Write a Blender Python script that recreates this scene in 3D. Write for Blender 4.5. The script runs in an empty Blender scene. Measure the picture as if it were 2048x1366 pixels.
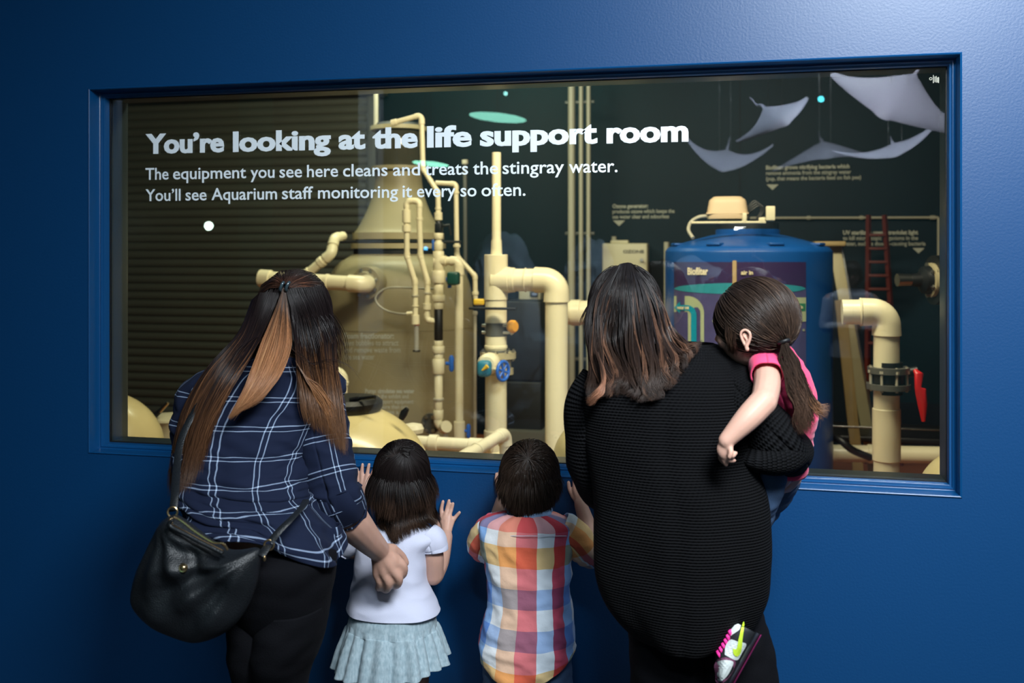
import bpy, bmesh, math, random
import numpy as np
from mathutils import Vector, Matrix, noise
random.seed(7); np.random.seed(7)
PI = math.pi
scene = bpy.context.scene
col = scene.collection

# ------------------------------------------------------------------ camera
YAW = math.radians(12.9); FPX = 1991.0; D = 3.0; H = 1.6; HOR = 502.0
cd = bpy.data.cameras.new('camera'); cam = bpy.data.objects.new('camera', cd); col.objects.link(cam)
cam.location = (0, -D, H); cam.rotation_euler = (PI/2, 0, YAW)
cd.sensor_width = 36; cd.lens = FPX/2048*36; cd.shift_y = -(683-HOR)/2048; cd.clip_start = .02
cd.dof.use_dof = True; cd.dof.focus_distance = 2.85; cd.dof.aperture_fstop = 3.2
scene.camera = cam
scene.view_settings.view_transform = 'Standard'; scene.view_settings.look = 'None'
scene.view_settings.gamma = 1; scene.view_settings.exposure = 0.36
scene.view_settings.use_curve_mapping = False

# ------------------------------------------------------------------ light
w = bpy.data.worlds.new('world'); scene.world = w; w.use_nodes = True
w.node_tree.nodes['Background'].inputs[0].default_value = (.20, .34, .5, 1)
w.node_tree.nodes['Background'].inputs[1].default_value = .05

def area(name, loc, target, size, power, color, sy=None, spread=180):
    l = bpy.data.lights.new(name, 'AREA'); l.energy = power; l.color = color
    l.shape = 'RECTANGLE'; l.size = size; l.size_y = sy or size; l.spread = math.radians(spread)
    o = bpy.data.objects.new(name, l); col.objects.link(o); o.location = loc
    o.rotation_euler = (Vector(target)-Vector(loc)).to_track_quat('-Z', 'Y').to_euler()
    return o
# exhibition hall: one soft ceiling lamp above the visitors
area('hall_ceiling_light', (.85, -2.6, 3.25), (.35, -.2, 1.0), .9, 76, (.88, .95, 1.0), .7, spread=128)
area('hall_wash_light', (1.1, -1.15, 3.2), (.8, 0, 2.0), .8, 11, (.85, .94, 1.0), .4, spread=130)
# machine room: warm ceiling tubes
area('machine_room_tube_light', (-.75, .95, 3.1), (-1.1, 2.6, 1.0), 1.6, 64, (1.0, .88, .62), .35)
area('machine_room_side_light', (.55, 1.1, 3.1), (.5, 3.0, .9), .8, 31, (1.0, .9, .68), .3)
area('machine_room_back_light', (-2.2, 3.0, 3.2), (-2.6, 4.6, 1.0), 1.2, 38, (.95, 1.0, .72), .4)

# ------------------------------------------------------------------ pixel <-> place
ca, sa = math.cos(YAW), math.sin(YAW)
def P(px, py, Y):
    "point of the wall-parallel plane y=Y seen at this place of the photograph"
    u = (px-1024)/FPX; k = (Y+D)/(ca+u*sa)
    return Vector((k*(-sa+u*ca), Y, H-(py-HOR)/FPX*k))
def S(px, Y):
    "metres per photograph pixel there"
    return (Y+D)/(ca+(px-1024)/FPX*sa)/FPX

# ------------------------------------------------------------------ materials
def mat(name, color, rough=.5, metal=0, spec=.5, bump=0, bscale=60, var=0, vscale=8, sheen=0, coat=0, bdist=.002, detail=3, sss=0):
    m = bpy.data.materials.new(name); m.use_nodes = True; nt = m.node_tree; b = nt.nodes['Principled BSDF']
    b.inputs['Base Color'].default_value = (*color, 1); b.inputs['Roughness'].default_value = rough
    b.inputs['Metallic'].default_value = metal; b.inputs['Specular IOR Level'].default_value = spec
    b.inputs['Coat Weight'].default_value = coat; b.inputs['Sheen Weight'].default_value = sheen
    if sss:
        b.inputs['Subsurface Weight'].default_value = sss; b.inputs['Subsurface Radius'].default_value = (.9,.3,.15)
        b.inputs['Subsurface Scale'].default_value = .01
    tc = nt.nodes.new('ShaderNodeTexCoord')
    if bump:
        n = nt.nodes.new('ShaderNodeTexNoise'); n.inputs['Scale'].default_value = bscale; n.inputs['Detail'].default_value = detail
        bp = nt.nodes.new('ShaderNodeBump'); bp.inputs['Strength'].default_value = bump; bp.inputs['Distance'].default_value = bdist
        nt.links.new(tc.outputs['Object'], n.inputs['Vector']); nt.links.new(n.outputs['Fac'], bp.inputs['Height'])
        nt.links.new(bp.outputs['Normal'], b.inputs['Normal'])
    if var:
        n = nt.nodes.new('ShaderNodeTexNoise'); n.inputs['Scale'].default_value = vscale; n.inputs['Detail'].default_value = 4
        mx = nt.nodes.new('ShaderNodeMix'); mx.data_type = 'RGBA'
        mx.inputs[6].default_value = (*[c*(1-var) for c in color], 1); mx.inputs[7].default_value = (*[min(1, c*(1+var)) for c in color], 1)
        nt.links.new(tc.outputs['Object'], n.inputs['Vector']); nt.links.new(n.outputs['Fac'], mx.inputs[0]); nt.links.new(mx.outputs[2], b.inputs['Base Color'])
    return m
def emis(name, color, strength):
    m = mat(name, (.02,.02,.02)); b = m.node_tree.nodes['Principled BSDF']
    b.inputs['Emission Color'].default_value = (*color, 1); b.inputs['Emission Strength'].default_value = strength
    return m
class N:
    "tiny node helper"
    def __init__(s, m): s.m = m; s.nt = m.node_tree; s.b = s.nt.nodes['Principled BSDF']
    def new(s, t, **k):
        n = s.nt.nodes.new(t)
        for a, v in k.items(): setattr(n, a, v)
        return n
    def link(s, a, b): s.nt.links.new(a, b)
    def math(s, op, a, b=None, c=None, clamp=False):
        n = s.nt.nodes.new('ShaderNodeMath'); n.operation = op; n.use_clamp = clamp
        for i, v in enumerate((a, b, c)):
            if v is None: continue
            if isinstance(v, (int, float)): n.inputs[i].default_value = v
            else: s.link(v, n.inputs[i])
        return n.outputs[0]
    def mix(s, f, a, b, blend='MIX'):
        n = s.nt.nodes.new('ShaderNodeMix'); n.data_type = 'RGBA'; n.blend_type = blend
        for i, v in ((0, f), (6, a), (7, b)):
            if isinstance(v, (int, float)): n.inputs[i].default_value = v
            elif isinstance(v, tuple): n.inputs[i].default_value = (*v, 1)
            else: s.link(v, n.inputs[i])
        return n.outputs[2]

M = {}
M['wall'] = mat('blue wall paint', (.001, .046, .150), .42, spec=.5, bump=.25, bscale=140, bdist=.0015)
M['frame'] = mat('blue gloss frame paint', (.003, .060, .185), .3, bump=.08, bscale=60)
M['jamb'] = mat('inner frame blue with painted haze', (.018, .032, .042), .35)  # reflection haze of the pane is put into the frame colour
M['gasket'] = mat('black rubber gasket', (.006, .006, .007), .5)
M['pvc'] = mat('cream pvc', (.78, .70, .47), .32, var=.05, vscale=5, bump=.03, bscale=30)
M['pvc_white'] = mat('white pvc', (.80, .74, .55), .3, var=.04)
M['pvc_grey'] = mat('grey pvc conduit', (.42, .39, .30), .4)
M['pvc_dark'] = mat('dark grey pvc', (.09, .09, .08), .4)
M['rubber'] = mat('black rubber', (.008, .008, .009), .45)
M['steel'] = mat('steel', (.5, .5, .48), .3, metal=1)
M['brass'] = mat('brass', (.72, .50, .25), .28, metal=1)
M['blue_plastic'] = mat('blue plastic', (.02, .13, .55), .35)
M['teal_plastic'] = mat('teal blue plastic', (.02, .17, .26), .4)
M['yellow'] = mat('yellow plastic', (.85, .55, .03), .4)
M['orange'] = mat('orange plastic', (.85, .38, .03), .4)
M['red'] = mat('red plastic', (.55, .012, .015), .35)
M['red_paint'] = mat('faded red ladder paint', (.11, .014, .01), .6)
M['fiberglass'] = mat('tan fibreglass', (.30, .255, .145), .45, var=.08, vscale=3, bump=.1, bscale=25)
M['lid'] = mat('cream flange plastic', (.42, .36, .21), .45, var=.1)
M['filter'] = mat('cream filter shell', (.72, .60, .30), .28, coat=.2, var=.04, vscale=3)
M['tank'] = mat('blue polyethylene', (.004, .066, .27), .38, var=.1, vscale=4)
M['shutter'] = mat('dark olive shutter paint', (.065, .066, .052), .5, var=.15, vscale=2)
M['backwall'] = mat('dark slate wall paint', (.0025, .009, .017), .55, spec=.2, var=.25, vscale=1.5)
M['dark'] = mat('near black paint', (.004, .005, .007), .6)
M['redfloor'] = mat('terracotta floor paint', (.30, .085, .03), .5, var=.25, vscale=4)
M['wood'] = mat('plywood', (.34, .24, .10), .6, var=.2, vscale=12)
M['beige'] = mat('beige plastic', (.62, .46, .29), .5)
M['cream_box'] = mat('cream enamel', (.62, .56, .38), .4, var=.05)
M['vinyl'] = mat('pale blue white vinyl', (.80, .88, .93), .5)
M['print'] = mat('pale grey print', (.46, .46, .38), .6)
M['acrylic_grey'] = mat('smoky clear acrylic', (.35, .33, .26), .12); M['shaded_neck'] = mat('smoked clear cylinder', (.055, .05, .035), .08, spec=.8)  # smoky neck glass, its colour darkened for the unlit tank top
M['clear'] = mat('clear acrylic tube', (.9, .88, .8), .05); M['clear'].node_tree.nodes['Principled BSDF'].inputs['Transmission Weight'].default_value = .75

# ------------------------------------------------------------------ mesh building
def ground(v): return Vector((v[0], v[1], .01))
class MB:
    def __init__(s): s.v = []; s.f = []; s.uv = None
    def add(s, V, F):
        o = len(s.v); s.v += [tuple(map(float, p)) for p in V]; s.f += [tuple(i+o for i in f) for f in F]; return s
    def box(s, c, size, rot=None, bevel=0):
        c = Vector(c); x, y, z = [k/2 for k in size]
        if bevel:
            bm = bmesh.new(); bmesh.ops.create_cube(bm, size=1)
            for v in bm.verts: v.co = Vector((v.co.x*size[0], v.co.y*size[1], v.co.z*size[2]))
            bmesh.ops.bevel(bm, geom=bm.edges[:], offset=bevel, segments=3, affect='EDGES', profile=.5)
            bm.verts.index_update()
            V = [v.co.copy() for v in bm.verts]; F = [[v.index for v in f.verts] for f in bm.faces]; bm.free()
        else:
            V = [Vector((a*x, b*y, d*z)) for a in (-1, 1) for b in (-1, 1) for d in (-1, 1)]
            F = [(0,1,3,2), (4,6,7,5), (0,4,5,1), (2,3,7,6), (0,2,6,4), (1,5,7,3)]
        if rot: V = [rot @ v for v in V]
        return s.add([c+v for v in V], F)
    def cbox(s, a, b): # corner to corner
        a = Vector(a); b = Vector(b); d = b-a
        return s.box((a+b)/2, (abs(d.x), abs(d.y), abs(d.z)))
    def sweep(s, path, ra, rb=None, n=16, side=None, caps=True, closed=False):
        "tube along path; ra along 'side', rb along the other direction"
        path = [Vector(p) for p in path]; m = len(path)
        if isinstance(ra, (int, float)): ra = [ra]*m
        rb = ra if rb is None else ([rb]*m if isinstance(rb, (int, float)) else rb)
        V = []; prev = Vector(side) if side is not None else None
        for i, p in enumerate(path):
            if closed: t = path[(i+1) % m]-path[i-1]
            else: t = path[min(i+1, m-1)]-path[max(i-1, 0)]
            t.normalize()
            if prev is None: prev = Vector((0, 0, 1)) if abs(t.z) < .9 else Vector((1, 0, 0))
            x = prev - t*prev.dot(t)
            if x.length < 1e-6: x = t.orthogonal()
            x.normalize(); y = t.cross(x)
            if side is None: prev = x
            for k in range(n):
                a = 2*PI*k/n; V.append(p + x*(math.cos(a)*ra[i]) + y*(math.sin(a)*rb[i]))
        F = [(i*n+k, i*n+(k+1) % n, (i+1)*n+(k+1) % n, (i+1)*n+k) for i in range(m-1) for k in range(n)]
        if closed: F += [((m-1)*n+k, (m-1)*n+(k+1) % n, (k+1) % n, k) for k in range(n)]
        elif caps: F += [tuple(range(n-1, -1, -1)), tuple((m-1)*n+k for k in range(n))]
        return s.add(V, F)
    def cyl(s, a, b, r, r2=None, n=24): return s.sweep([a, b], [r, r if r2 is None else r2], n=n)
    def lathe(s, prof, o, axis=(0, 0, 1), n=40):
        "prof: list of (radius, height)"
        ax = Vector(axis).normalized(); x = ax.orthogonal().normalized(); y = ax.cross(x); o = Vector(o)
        V = [o + ax*h + (x*math.cos(2*PI*k/n) + y*math.sin(2*PI*k/n))*max(r, 1e-5) for r, h in prof for k in range(n)]
        m = len(prof)
        F = [(i*n+k, i*n+(k+1) % n, (i+1)*n+(k+1) % n, (i+1)*n+k) for i in range(m-1) for k in range(n)]
        F += [tuple(range(n-1, -1, -1)), tuple((m-1)*n+k for k in range(n))]
        return s.add(V, F)
    def ell(s, c, r, R=None, nu=20, nv=12):
        V = []; c = Vector(c)
        for j in range(1, nv):
            t = PI*j/nv
            for k in range(nu):
                a = 2*PI*k/nu; q = Vector((r[0]*math.sin(t)*math.cos(a), r[1]*math.sin(t)*math.sin(a), r[2]*math.cos(t)))
                V.append(c + (R @ q if R else q))
        top = Vector((0, 0, r[2])); bot = Vector((0, 0, -r[2]))
        V += [c + (R @ top if R else top), c + (R @ bot if R else bot)]; T = len(V)-2
        F = [(j*nu+k, (j+1)*nu+k, (j+1)*nu+(k+1) % nu, j*nu+(k+1) % nu) for j in range(nv-2) for k in range(nu)]
        F += [(T, k, (k+1) % nu) for k in range(nu)] + [(T+1, (nv-2)*nu+(k+1) % nu, (nv-2)*nu+k) for k in range(nu)]
        return s.add(V, F)
    def torus(s, c, R, r, axis=(0, 0, 1), n=32, k=10):
        ax = Vector(axis).normalized(); x = ax.orthogonal().normalized(); y = ax.cross(x); c = Vector(c)
        return s.sweep([c + (x*math.cos(2*PI*i/n)+y*math.sin(2*PI*i/n))*R for i in range(n)], r, n=k, side=None, closed=True)
    def prism(s, poly, d):
        "closed polygon (world points) extruded by vector d"
        n = len(poly); d = Vector(d); V = [Vector(p) for p in poly]; V += [p+d for p in V]
        F = [tuple(range(n)), tuple(range(2*n-1, n-1, -1))] + [(i, n+i, n+(i+1) % n, (i+1) % n) for i in range(n)]
        return s.add(V, F)

def finish(me, smooth=True, angle=38):
    if smooth:
        bm = bmesh.new(); bm.from_mesh(me); bmesh.ops.recalc_face_normals(bm, faces=bm.faces[:])
        for f in bm.faces: f.smooth = True
        lim = math.radians(angle)
        for e in bm.edges:
            if len(e.link_faces) == 2 and e.calc_face_angle(0) > lim: e.smooth = False
        bm.to_mesh(me); bm.free()
def obj(name, mb, m, parent=None, smooth=True, kind=None, angle=38, label=None):
    me = bpy.data.meshes.new(name); me.from_pydata(mb.v, [], mb.f); me.update()
    finish(me, smooth, angle)
    return link(name, me, m, parent, kind, label)
def link(name, me, m, parent=None, kind=None, label=None):
    o = bpy.data.objects.new(name, me); col.objects.link(o)
    if m is not None: me.materials.append(m)
    if parent is not None: attach(o, parent)
    if kind: o['kind'] = kind
    if label: o['label'] = label
    return o
def attach(o, parent):
    o.parent = parent
    q = parent; off = Vector((0, 0, 0))
    while q is not None:
        if q.type == 'EMPTY': off += q.location
        q = q.parent
    o.matrix_parent_inverse = Matrix.Translation(-off) if parent.type == 'EMPTY' else Matrix.Identity(4)
def thing(name, label, cat, loc, group=None):
    o = bpy.data.objects.new(name, None); o.empty_display_size = .05; col.objects.link(o); o.location = loc
    o['label'] = label; o['category'] = cat
    if group: o['group'] = group
    return o
def tag(o, label, cat, group=None, kind=None):
    o['label'] = label; o['category'] = cat
    if group: o['group'] = group
    if kind: o['kind'] = kind
    return o
def cr(pts, n):
    "Catmull-Rom resample of rows to n rows"
    A = np.array([list(p) for p in pts], float)
    if len(A) == 2: return np.array([A[0]+(A[1]-A[0])*t for t in np.linspace(0, 1, n)])
    A = np.vstack([2*A[0]-A[1], A, 2*A[-1]-A[-2]]); m = len(A)-3; out = []
    for t in np.linspace(0, m-1e-9, n):
        i = int(t); f = t-i; p0, p1, p2, p3 = A[i:i+4]
        out.append(.5*((2*p1)+(-p0+p2)*f+(2*p0-5*p1+4*p2-p3)*f*f+(-p0+3*p1-3*p2+p3)*f**3))
    return np.array(out)
def text_mesh(body, size, offset=0, extrude=.0004):
    c = bpy.data.curves.new('t', 'FONT'); c.body = body; c.size = size; c.offset = offset; c.extrude = extrude; c.resolution_u = 3
    o = bpy.data.objects.new('t', c); col.objects.link(o)
    dg = bpy.context.evaluated_depsgraph_get(); dg.update()
    me = bpy.data.meshes.new_from_object(o.evaluated_get(dg))
    V = [v.co.copy() for v in me.vertices]; F = [tuple(p.vertices) for p in me.polygons]
    bpy.data.objects.remove(o); bpy.data.curves.remove(c); bpy.data.meshes.remove(me)
    return V, F
def lettering(mb, body, xl, xr, zbase, y, size, offset=0, extrude=.0004, fn=None):
    "text in the xz plane facing -y, squeezed between xl and xr"
    V, F = text_mesh(body, size, offset, extrude)
    x0 = min(v.x for v in V); x1 = max(v.x for v in V); k = (xr-xl)/(x1-x0)
    W = [Vector((xl+(v.x-x0)*k, y-v.z, zbase+v.y)) for v in V]
    if fn: W = [fn(q) for q in W]
    mb.add(W, F)
# ------------------------------------------------------------------ the setting
X0, X1 = -.7244*D, .2016*D; Z0, Z1 = H-.2302*D, H+.1852*D
mb = MB()
for y, fl in ((0, 0), (.2, 1)):
    pass
mb.cbox((-6, 0, 0), (X0, .2, 4.2)); mb.cbox((X1, 0, 0), (4, .2, 4.2))
mb.cbox((X0, 0, 0), (X1, .2, Z0)); mb.cbox((X0, 0, Z1), (X1, .2, 4.2))
obj('wall_front', mb, M['wall'], smooth=False, kind='structure')
def ring(mb, prof):
    R = []
    for wd, y in prof:
        R.append([(X0+wd, y, Z0+wd), (X1-wd, y, Z0+wd), (X1-wd, y, Z1-wd), (X0+wd, y, Z1-wd)])
    V = [p for r in R for p in r]; F = []
    for i in range(len(R)-1):
        for k in range(4): F.append((i*4+k, i*4+(k+1) % 4, (i+1)*4+(k+1) % 4, (i+1)*4+k))
    return mb.add(V, F)
win = obj('window_1', ring(MB(), [(-.0015, -.002), (.001, -.004), (.004, -.002), (.0045, .03), (.005, .043), (.0065, .047), (.009, .049), (.012, .047), (.014, .047), (.0155, .05), (.016, .052), (.019, .053), (.0215, .054), (.0225, .057), (.0228, .09), (-.0015, .092), (-.0015, -.002)]), M['frame'], smooth=True, kind='structure', angle=30)
obj('gasket', ring(MB(), [(.0215, .081), (.0255, .081), (.0255, .0845), (.0215, .0845), (.0215, .081)]), M['gasket'], win, smooth=False)
obj('inner_jamb', ring(MB(), [(.022, .0905), (.0245, .0905), (.0245, .178), (.018, .195), (-.03, .205), (-.03, .2005), (-.003, .1995), (.0, .09)]), M['jamb'], win, smooth=True)
# pane: clear sheet with mirror reflection by Fresnel
gm = bpy.data.materials.new('clear window glass'); gm.use_nodes = True; nt = gm.node_tree
for n in list(nt.nodes): nt.nodes.remove(n)
out = nt.nodes.new('ShaderNodeOutputMaterial'); tr = nt.nodes.new('ShaderNodeBsdfTransparent'); gl = nt.nodes.new('ShaderNodeBsdfGlossy')
gl.inputs['Roughness'].default_value = 0.0; gl.inputs['Color'].default_value = (.95, 1, 1, 1); tr.inputs['Color'].default_value = (.96, .985, .975, 1)
fr = nt.nodes.new('ShaderNodeFresnel'); fr.inputs['IOR'].default_value = 1.62
mx = nt.nodes.new('ShaderNodeMixShader'); nt.links.new(fr.outputs[0], mx.inputs[0]); nt.links.new(tr.outputs[0], mx.inputs[1]); nt.links.new(gl.outputs[0], mx.inputs[2]); nt.links.new(mx.outputs[0], out.inputs[0])
mb = MB(); mb.cbox((X0+.0223, .0848, Z0+.0223), (X1-.0223, .0902, Z1-.0223)); pane = obj('glass_pane', mb, gm, win, smooth=False)

mb = MB(); mb.cbox((-6, -8, -.1), (4, 0, 0)); obj('floor', mb, mat('dark carpet', (.02, .022, .028), .9, bump=.5, bscale=300), smooth=False, kind='structure')
mb = MB(); mb.cbox((-6, 0, -.1), (4, 5.6, 0)); obj('floor_machine_room', mb, M['redfloor'], smooth=False, kind='structure')
mb = MB(); mb.cbox((-6, -8, 4.2), (4, 0, 4.3)); obj('ceiling', mb, M['dark'], smooth=False, kind='structure')
mb = MB(); mb.cbox((-6, 0, 4.2), (4, 5.6, 4.3)); obj('ceiling_machine_room', mb, M['dark'], smooth=False, kind='structure')
mb = MB(); mb.cbox((-6.1, -8, 0), (-6, 5.6, 4.3)); obj('wall_left', mb, M['dark'], smooth=False, kind='structure')
mb = MB(); mb.cbox((4, -8, 0), (4.1, 5.6, 4.3)); obj('wall_right', mb, M['dark'], smooth=False, kind='structure')
mb = MB(); mb.cbox((-6, -8.1, 0), (4, -8, 4.3)); obj('wall_hall', mb, mat('dark teal hall paint', (.004, .06, .065), .6, var=.3, vscale=1), smooth=False, kind='structure')
YB = 5.4
mb = MB(); mb.cbox((-6, YB, 0), (4, YB+.2, 4.2)); obj('wall_back', mb, M['backwall'], smooth=False, kind='structure')

# roller shutter in the back wall
ys = YB-.16; xl = P(120, 500, ys).x; xr = P(748, 500, ys).x
t = thing('roller_shutter', 'dark olive roller shutter of narrow horizontal slats, closed, behind the plaid shirt woman', 'shutter', (xl, ys, 0))
prof = []; zz = .02; pitch = .0755
while zz < 2.95:
    prof += [(ys-.002, zz), (ys-.012, zz+.012), (ys-.017, zz+.03), (ys-.012, zz+.052), (ys-.002, zz+.064), (ys+.006, zz+.070), (ys+.006, zz+.0735)]; zz += pitch
prof += [(ys+.02, prof[-1][1]), (ys+.02, .0)]
V = [(x, y, z) for x in (xl, xr) for y, z in prof]; n = len(prof)
mb = MB(); mb.add(V, [(i, i+1, n+i+1, n+i) for i in range(n-1)]+[(n-1, 0, n, 2*n-1)]); obj('slat_curtain', mb, M['shutter'], t, angle=50)
mb = MB(); mb.box(((xl+xr)/2, ys-.05, 3.13), (xr-xl+.2, .3, .34), bevel=.02); obj('shutter_box', mb, M['shutter'], t)
for x in (xl, xr):
    mb = MB(); mb.box((x, ys-.01, 1.5), (.09, .09, 3.0), bevel=.008); obj('guide_rail', mb, M['shutter'], t)

# ------------------------------------------------------------------ lettering on the pane
yg = .0842
def words(mb, ws, bl, br, size, offset):
    xa, ya, xb, yb_ = *bl, *br
    for wd, a, b in ws:
        pa = P(a, ya+(a-xa)/(xb-xa)*(yb_-ya), yg); pb = P(b, 0, yg)
        if size > .08:
            for k_, dx in enumerate((0, -.0014, .0014)): lettering(mb, wd, pa.x+.0014+dx, pb.x-.0014+dx, pa.z, yg-.0007*k_, size, offset, .0003)
        else: lettering(mb, wd, pa.x, pb.x, pa.z, yg, size, offset, .0003)
mb = MB(); words(mb, [("You\u2019re", 291, 449), ('looking', 466, 662), ('at', 677, 731), ('the', 745, 836), ('life', 854, 944), ('support', 960, 1195), ('room', 1213, 1377)], (290, 306.5), (1377, 281.5), .093, .0031)
tag(obj('window_lettering', mb, M['vinyl'], smooth=False), "large bold white words You're looking at the life support room on the glass", 'lettering')
mb = MB(); words(mb, [('The', 291, 337), ('equipment', 346, 492), ('you', 501, 549), ('see', 559, 604), ('here', 614, 676), ('cleans', 686, 775), ('and', 786, 840), ('treats', 850, 936), ('the', 946, 996), ('stingray', 1005, 1128), ('water.', 1138, 1235)], (290, 359.5), (1235, 344), .0585, .0006)
tag(obj('window_lettering', mb, M['vinyl'], smooth=False), 'thin white line The equipment you see here, under the bold window heading', 'lettering')
mb = MB(); words(mb, [("You\u2019ll", 291, 361), ('see', 371, 413), ('Aquarium', 423, 554), ('staff', 564, 626), ('monitoring', 636, 796), ('it', 805, 824), ('every', 834, 911), ('so', 921, 953), ('often.', 963, 1051)], (290, 402), (1051, 391), .0585, .0006)
tag(obj('window_lettering', mb, M['vinyl'], smooth=False), "thin white line You'll see Aquarium staff, lowest of the window lettering", 'lettering')

mb = MB(); s_ = S(1870, yg); mb.torus(P(1861.5, 157.5, yg-.001), 2.4*s_, .8*s_, (0, 1, 0), 16, 6)
for k_, (x_, y0_, y1_) in enumerate(((1866.8, 150, 166), (1869.8, 153, 164), (1872.6, 152, 165), (1875.2, 155, 165), (1877.3, 154, 166))): mb.cbox(P(x_-.8, y0_, yg-.001), P(x_+.8, y1_, yg-.0014))
tag(obj('glass_stamp', mb, M['print'], smooth=False), 'tiny pale maker stamp in the top right corner of the glass', 'mark')
# captions on the back wall, each with its small arrow
def caption(lines, xa, ya, dy, size, arrow, label, bold=None, Y=YB-.004, fn=None, m=None):
    mb = MB()
    for i, (tx, xr_) in enumerate(lines):
        yy = ya+dy*i; a = P(xa, yy, Y); b = P(xr_, yy, Y)
        lettering(mb, tx, a.x, b.x, a.z, Y, size, .0016 if (i == 0 and bold is None) else .0007, .0008, fn)
    if arrow:
        q = [P(arrow[0]-12, arrow[1]-5, Y), P(arrow[0]+12, arrow[1]-5, Y), P(arrow[0], arrow[1]+6, Y)]
        mb.prism(q, (0, -.001, 0))
    tag(obj('wall_caption', mb, m or M['print'], smooth=False), label, 'lettering')
caption([('Ozone generator:', 1296), ('produces ozone which keeps the', 1349), ('sea water clear and odourless', 1338)], 1225, 416, 10.5, .045, (1238, 446), 'small Ozone generator caption with down arrow on the dark back wall')
caption([('Biofilter: grows nitrifying bacteria which', 1699), ('remove ammonia from the stingray water', 1702), ('(yup, that means the bacteria feed on fish pee)', 1722)], 1532, 339, 11, .045, (1545, 374), 'small Biofilter caption with down arrow high on the dark back wall')
caption([('UV sterilizer: uses ultraviolet light', 1836), ('to kill microscopic organisms in the', 1836), ('water, such as disease-causing bacteria', 1851)], 1686, 469, 11, .045, (1837, 501), 'small UV sterilizer caption with down arrow beside the red ladder')
# ------------------------------------------------------------------ machine room
def arc(p0, p1, p2, R, n=10):
    a = (p0-p1).normalized(); b = (p2-p1).normalized(); ang = a.angle(b)
    th = PI-ang; t = R*math.tan(th/2)
    s = p1+a*t; e = p1+b*t; c = p1+(a+b).normalized()*(R/math.cos(th/2)) if th > .01 else p1
    va = s-c; vb = e-c; out = []
    for i in range(n+1):
        f = i/n; out.append(c + (va*math.sin((1-f)*th)+vb*math.sin(f*th))/math.sin(th))
    return out, t
def run(name, label, pts, r, m='pvc', cat='pipe', couplings=(), R=1.5, ek=1.14, group=None, ends=(0, 0), clamps=()):
    """pipe run: pts world points; r metres; couplings: list of (segment, fraction, length/r, radius/r, material)"""
    pts = [Vector(p) for p in pts]
    t = thing(name, label, cat, min(pts, key=lambda p: p.z), group)
    trims = [0]*len(pts); arcs = {}
    for i in range(1, len(pts)-1):
        arcs[i], trims[i] = arc(pts[i-1], pts[i], pts[i+1], r*R)
    for i in range(len(pts)-1):
        d = (pts[i+1]-pts[i]).normalized(); a = pts[i]+d*trims[i]*.9; b = pts[i+1]-d*trims[i+1]*.9
        obj('pipe_section', MB().cyl(a, b, r), M[m], t)
    for i, A in arcs.items():
        d0 = (pts[i]-pts[i-1]).normalized(); d1 = (pts[i+1]-pts[i]).normalized()
        c = .75*r; q = ek*r
        path = [A[0]-d0*c, A[0]-d0*c]+A+[A[-1]+d1*c, A[-1]+d1*c]
        rr = [q*.93]+[q*1.03]+[q]*len(A)+[q*1.03, q*.93]
        path[0] = A[0]-d0*(c+.04*r); path[-1] = A[-1]+d1*(c+.04*r)
        obj('elbow', MB().sweep(path, rr, n=24), M[m], t)
    for cpl in couplings:
        s, f, ln, rr, *mm = cpl; mm = mm[0] if mm else m
        a = pts[s].lerp(pts[s+1], f); d = (pts[s+1]-pts[s]).normalized(); h = ln*r/2; q = rr*r
        ax = d
        obj('coupling' if rr < 1.6 else 'flange', MB().lathe([(0, -h), (q*.95, -h), (q, -h+.06*r), (q, h-.06*r), (q*.95, h), (0, h)], a, ax, 28), M[mm], t)
    return t
def handle(kind, c, size, m, t, ax=(0, -1, 0)):
    c = Vector(c)
    if kind == 'tee': # T handle: stem + two lobed bar
        mb = MB(); d = Vector(ax); mb.cyl(c-d*size*.9, c, size*.28); obj('valve_stem', mb, M[m], t)
        mb = MB(); mb.sweep([c+Vector((0, 0, -size*1.25)), c+Vector((0, 0, -size*.8)), c, c+Vector((0, 0, size*.8)), c+Vector((0, 0, size*1.25))], [size*.22, size*.42, size*.34, size*.42, size*.22], n=14)
        return obj('valve_handle', mb, M[m], t)
def bolts(c, ax, R, n, r, h, t, m='steel'):
    ax = Vector(ax).normalized(); x = ax.orthogonal().normalized(); y = ax.cross(x); first = None
    for i in range(n):
        a = 2*PI*i/n+.3; p = Vector(c)+(x*math.cos(a)+y*math.sin(a))*R
        if first is None:
            p0 = p; mb = MB().lathe([(0, -h), (r*.5, -h), (r*.5, -h*.72), (r, -h*.72), (r, -h*.5), (r*.5, -h*.5), (r*.5, h*.5), (r, h*.5), (r, h*.72), (r*.5, h*.72), (r*.5, h), (0, h)], p, ax, 6)
            first = obj('bolt', mb, M[m], t)
        else:
            o = first.copy(); col.objects.link(o); o.location = p-p0

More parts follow.
